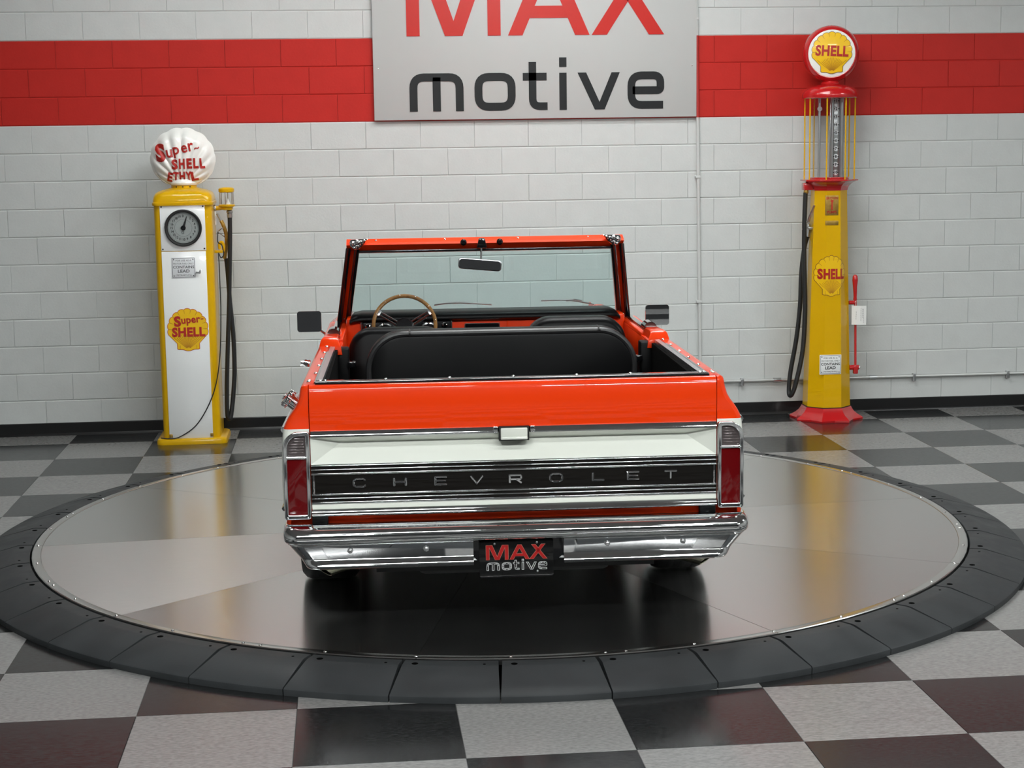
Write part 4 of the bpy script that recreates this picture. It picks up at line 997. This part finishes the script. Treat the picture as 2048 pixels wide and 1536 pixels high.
# mounting pads where the bumper top meets the body corners
# licence plate in its notch
pb = MB().prism([(-.19, .414), (-.19, .335), (-.165, .312), (.165, .312), (.19, .335), (.19, .414)], -.105, -.085).build('plate_recess', 'gloss_black', rb, smooth=0)
lpte = MB().box(-.165, .148, -.124, -.118, .252, .405).build('licence_plate', 'plate_black', tk, bevel=.002)
px0 = -.136; s = .256/1506
for k in 'MAX':
    glyph_part('plate_letter_edge', k, 'plate_edge_red', lpte, px0, .3235, s, s*.83, -.1245, -.124, grow=7); glyph_part('plate_letter', k, 'plate_red', lpte, px0, .3235, s, s*.83, -.1255, -.1245)
for k in 'motive':
    glyph_part('plate_letter_edge', k, 'plate_edge', lpte, px0, .278, s, s*.88, -.1245, -.124, grow=5); glyph_part('plate_letter', k, 'plate_black', lpte, px0, .278, s, s*.88, -.1255, -.1245, grow=-10)
for px, pz in ((-.10, .392), (.078, .394), (.08, .270)): MB().sphere((px, -.1245, pz), (.005, .003, .005), 8, 6).build('plate_screw', 'satin', lpte)
box('plate_foot', 'gloss_black', lpte, -.160, .143, -.122, -.116, .246, .254)
for sx in (-1, 1): MB().tube([(sx*.16, -.06, .320), (sx*.30, -.05, .315)], .012, 8).build('hitch_tube', 'satin', tk)

# ---- underbody
ub = box('chassis', 'under', tk, -.60, .60, .05, 4.1, .24, .46)
box('fuel_tank', 'under', ub, -.42, .42, .12, .62, .20, .30, bevel=.03); MB().tube([(-.78, AX_R, WR), (.78, AX_R, WR)], .05, 12).build('rear_axle', 'under', ub)
MB().sphere((0, AX_R, WR-.03), (.16, .15, .14), 16, 10).build('differential', 'under', ub); MB().tube([(-.78, AX_F, WR), (.78, AX_F, WR)], .045, 12).build('front_axle', 'under', ub)
box('inner_skirt', 'under', ub, -.80, .80, .125, .14, .30, .50)

# ---- bed and cabin
bt = MB(); bt.box(-.805, .805, .075, 2.6, .46, .50); bt.box(-.812, -.790, .075, 1.38, .50, 1.045); bt.box(.790, .812, .075, 1.38, .50, 1.045); bt.box(-.80, .80, .072, .085, .50, 1.058)
tub = bt.build('bed_tub', 'carpet', tk)
for sx in (-1, 1): box('wheel_house', 'carpet', tub, *sorted((sx*.56, sx*.80)), .50, 1.38, .50, .80, bevel=.03)
def seat_back(nm, x0, x1, y0, y1, z0, z1, r, lean, m='vinyl', band=True):
    def out(ins): 
        pts = []
        for cx_, cz_, a in ((x1-r, z1-r, 0), (x0+r, z1-r, 90)):
            for k in range(11): t = math.radians(a+90*k/10); pts.append((cx_+(r-ins)*math.cos(t), cz_+(r-ins)*math.sin(t)))
        return pts+[(x0+ins, z0), (x1-ins, z0)]
    mb = MB(); secs = []
    for y, ins in ((y0, .035), (y0+.006, .018), (y0+.022, .004), (y0+.04, 0), (y1-.04, 0), (y1-.02, .006), (y1, .03)):
        secs.append([(x, y+lean*(z-z0), z) for x, z in out(ins)])
    mb.loft(secs); return mb.build(nm, m, tk, smooth=50)
rs = seat_back('rear_seat', -.648, .690, 1.16, 1.32, .55, 1.150, .19, .03)
mb = MB(); r = .19; pts = []
for cx_, cz_, a in ((.690-r, 1.150-r, 0), (-.648+r, 1.150-r, 90)):
    for k in range(11): t = math.radians(a+90*k/10); pts.append((cx_+(r-.014)*math.cos(t), 1.170+.03*(cz_+(r-.02)*math.sin(t)-.55), cz_+(r-.014)*math.sin(t)))
mb.tube([(.67, 1.176, .75)]+pts+[(-.628, 1.176, .75)], .016, 10); mb.build('seat_piping', 'vinyl_edge', rs)
for x in (-.43, .50): MB().tube([(x, 1.135, 1.143), (x, 1.19, 1.152), (x, 1.25, 1.153)], .004, 6).build('seat_seam', 'vinyl_edge', rs)
box('seat_cushion', 'vinyl', rs, -.64, .68, 1.25, 1.68, .50, .80, bevel=.05)
fs = seat_back('driver_seat', -.750, -.225, 1.74, 1.88, .55, 1.100, .125, .06)
box('seat_cushion', 'vinyl', fs, -.73, -.23, 1.85, 2.2, .50, .78, bevel=.05)
ps = seat_back('passenger_seat', .185, .715, 1.72, 1.88, .55, 1.140, .13, .05)
box('seat_cushion', 'vinyl', ps, .19, .71, 1.85, 2.2, .50, .78, bevel=.05)
mb = MB(); mb.tube([(.205, 1.77, 1.06)]+[(.315-.11*math.sin(PI/2*(1-k/6)), 1.772, 1.012+.11*math.cos(PI/2*(1-k/6))) for k in range(7)]+[(.585+.11*math.sin(PI/2*k/6), 1.772, 1.012+.11*math.cos(PI/2*k/6)) for k in range(7)]+[(.695, 1.77, 1.0)], .006, 8); mb.build('seat_trim', 'chrome', ps)
MB().tube([(-.35, 1.762, 1.090), (-.30, 1.765, 1.088), (-.262, 1.768, 1.072)], .006, 8).build('seat_trim', 'chrome', fs)
# dashboard
ds = box('dashboard', 'orange', tk, -.775, .775, 2.27, 2.45, .72, 1.105, bevel=.012)
mb = MB(); dp = [(2.24, 1.088), (2.225, 1.098), (2.225, 1.112), (2.24, 1.126), (2.30, 1.134), (2.50, 1.128), (2.56, 1.10), (2.56, 1.06), (2.30, 1.06), (2.27, 1.085)]
mb.loft([[(x, y, (z-1.06)*k+1.06) for y, z in dp] for x, k in ((-.755, .55), (-.735, .85), (-.69, 1), (.69, 1), (.725, .85), (.745, .55))]); mb.build('dash_pad', 'vinyl', ds, smooth=50)
ic = MB().prism(rrect(-.690, -.195, .96, 1.092, .018), 2.258, 2.275).build('instrument_panel', 'gloss_black', ds, bevel=.003)
mb = MB(); mb.tube([(x, 2.256, z) for x, z in rrect(-.692, -.193, .958, 1.094, .018)], .004, 6, closed=True); mb.build('panel_trim', 'satin', ds)
for x, rr in ((-.56, .05), (-.44, .05), (-.32, .05)):
    g_ = MB().lathe([(rr, 2.258), (rr+.006, 2.254), (rr-.002, 2.252)], 24, (x, 0, 1.022), 'y', hollow=True).build('gauge_ring', 'chrome', ds)
for x in (-.655, -.230): MB().lathe([(.0135, 2.258), (.0135, 2.238), (.009, 2.234), (.0001, 2.234)], 14, (x, 0, 1.062), 'y').build('dash_knob', 'chrome', ds)
rd = MB().prism(rrect(-.115, .070, .98, 1.062, .006), 2.262, 2.273).build('radio_recess', 'gloss_black', ds)
mb = MB(); mb.tube([(x, 2.261, z) for x, z in rrect(-.118, .073, .977, 1.065, .006)], .003, 6, closed=True); mb.build('radio_trim', 'satin', ds)
box('dash_crease', 'orange', ds, .115, .122, 2.264, 2.272, .80, 1.09)
# steering wheel
SWC = Vector((-.453, 1.99, 1.093)); tilt = math.radians(24)
sw = bpy.data.objects.new('steering_wheel', None)
mb = MB(); RW = .1665
mb.tube([(RW*math.cos(2*PI*k/40), 0, RW*math.sin(2*PI*k/40)) for k in range(40)], .0105, 10, closed=True)
sw = mb.build('steering_wheel', 'wood', tk, SWC, (-tilt, 0, 0))
for a0 in (math.radians(152), math.radians(28), math.radians(270)):
    for da in (-.055, .055):
        a1 = a0+da; MB().tube([(.045*math.cos(a0+da*4), .03, .045*math.sin(a0+da*4)), ((RW-.010)*math.cos(a1), .0, (RW-.010)*math.sin(a1))], .0065, 6, rz=.5).build('wheel_spoke', 'satin', sw)
    MB().box(-.016, .016, -.006, .006, RW-.022, RW-.006).build('spoke_end', 'satin', sw, rot=(0, PI/2-a0, 0), bevel=.002)
MB().lathe([(.05, .045), (.05, .02), (.04, .012), (.0001, .010)], 24, axis='y').build('wheel_hub', 'gloss_black', sw)
for k in range(12): a = 2*PI*k/12+.13; MB().sphere((RW*math.cos(a), -.0118, RW*math.sin(a)), .003, 6, 5).build('rim_rivet', 'chrome', sw)
MB().tube([(-.453, 2.03, 1.085), (-.453, 2.35, .93)], .028, 12).build('steering_column', 'gloss_black', tk)
MB().tube([(-.41, 2.10, 1.07), (-.335, 2.08, 1.12)], .004, 6).build('column_stalk', 'satin', tk)
# windshield header and glass
hd_ = [(2.250, 1.480), (2.215, 1.485), (2.160, 1.517), (2.170, 1.527), (2.225, 1.546), (2.260, 1.540), (2.275, 1.50)]
hdr = MB().loft([[(x, y, z) for y, z in hd_] for x in (-.758, -.5, 0, .5, .758)]).build('windshield_header', 'orange', tk, smooth=20)
box('header_seal', 'gloss_black', hdr, -.70, .70, 2.195, 2.25, 1.470, 1.4855, bevel=.004)
for x in (-.598, -.222, .178, .565): MB().sphere((x, 2.198, 1.537), (.0065, .0065, .0065), 8, 6).build('header_snap', 'chrome', hdr)
MB().add([(-.778, 2.50, 1.06), (.778, 2.50, 1.06), (.702, 2.235, 1.485), (-.702, 2.235, 1.485), (-.778, 2.506, 1.06), (.778, 2.506, 1.06), (.702, 2.241, 1.485), (-.702, 2.241, 1.485)],
         [(0, 1, 2, 3), (7, 6, 5, 4), (0, 4, 5, 1), (1, 5, 6, 2), (2, 6, 7, 3), (3, 7, 4, 0)]).build('windshield_glass', 'screen', tk, smooth=0)
rm = MB().prism([(-.052, 1.490), (.006, 1.490), (-.005, 1.538), (-.012, 1.545), (-.034, 1.545), (-.041, 1.538)], 2.135, 2.170).build('mirror_bracket', 'gloss_black', tk, bevel=.004)
MB().tube([(-.026, 2.150, 1.495), (-.029, 2.135, 1.415)], .006, 8).build('mirror_stem', 'chrome', rm)
rmh = MB().prism(rrect(-.118, .118, -.030, .030, .020), 0, .018).build('rear_view_mirror', 'satin', rm, (-.037, 2.105, 1.403), (0, math.radians(5.5), 0), bevel=.003)
rmg = MB().prism(rrect(-.113, .113, -.025, .025, .018), -.0015, 0).build('rear_view_glass', 'mirror', rm, (-.037, 2.105, 1.403), (0, math.radians(5.5), 0))
for x in (-.122, .076): MB().lathe([(.018, 2.172), (.018, 2.160), (.010, 2.152), (.0001, 2.152)], 12, (x, 0, 1.522), 'y').build('visor_clip', 'gloss_black', hdr)
for pts in ([(-.28, 2.60, 1.140), (-.15, 2.585, 1.152), (.05, 2.60, 1.136)], [(.335, 2.60, 1.153), (.50, 2.585, 1.153), (.64, 2.60, 1.124)]):
    wp = MB().tube(smooth_path(pts), .0045, 6).build('wiper', 'satin', tk); x, y, z = pts[1]
    MB().tube([(x-.02, y+.01, z-.002), (x+.03, y+.02, z+.001), (x+.07, y+.03, z-.008)], .006, 6).build('wiper_arm', 'satin', wp)
# cowl, hood and nose
mb = MB(); hs = []
for y, z in ((2.55, 1.040), (2.62, 1.010), (2.80, 1.000), (3.4, .985), (4.0, .965), (4.20, .945), (4.27, .90)):
    hs.append([(-.80, y, z-.05), (-.80, y, z-.02), (-.66, y, z), (0, y, z+.006), (.66, y, z), (.80, y, z-.02), (.80, y, z-.05)])
mb.loft(hs); mb.build('hood', 'orange', tk, smooth=40)
ns = box('grille', 'satin', tk, -.86, .86, 4.22, 4.27, .56, .88, bevel=.01)
for sx in (-1, 1): MB().lathe([(.09, 4.26), (.10, 4.28), (.085, 4.295), (.0001, 4.30)], 24, (sx*.70, 0, .72), 'y').build('head_lamp', 'clear_lens', ns)
box('front_bumper', 'chrome', tk, -.95, .95, 4.28, 4.36, .38, .52, bevel=.02)
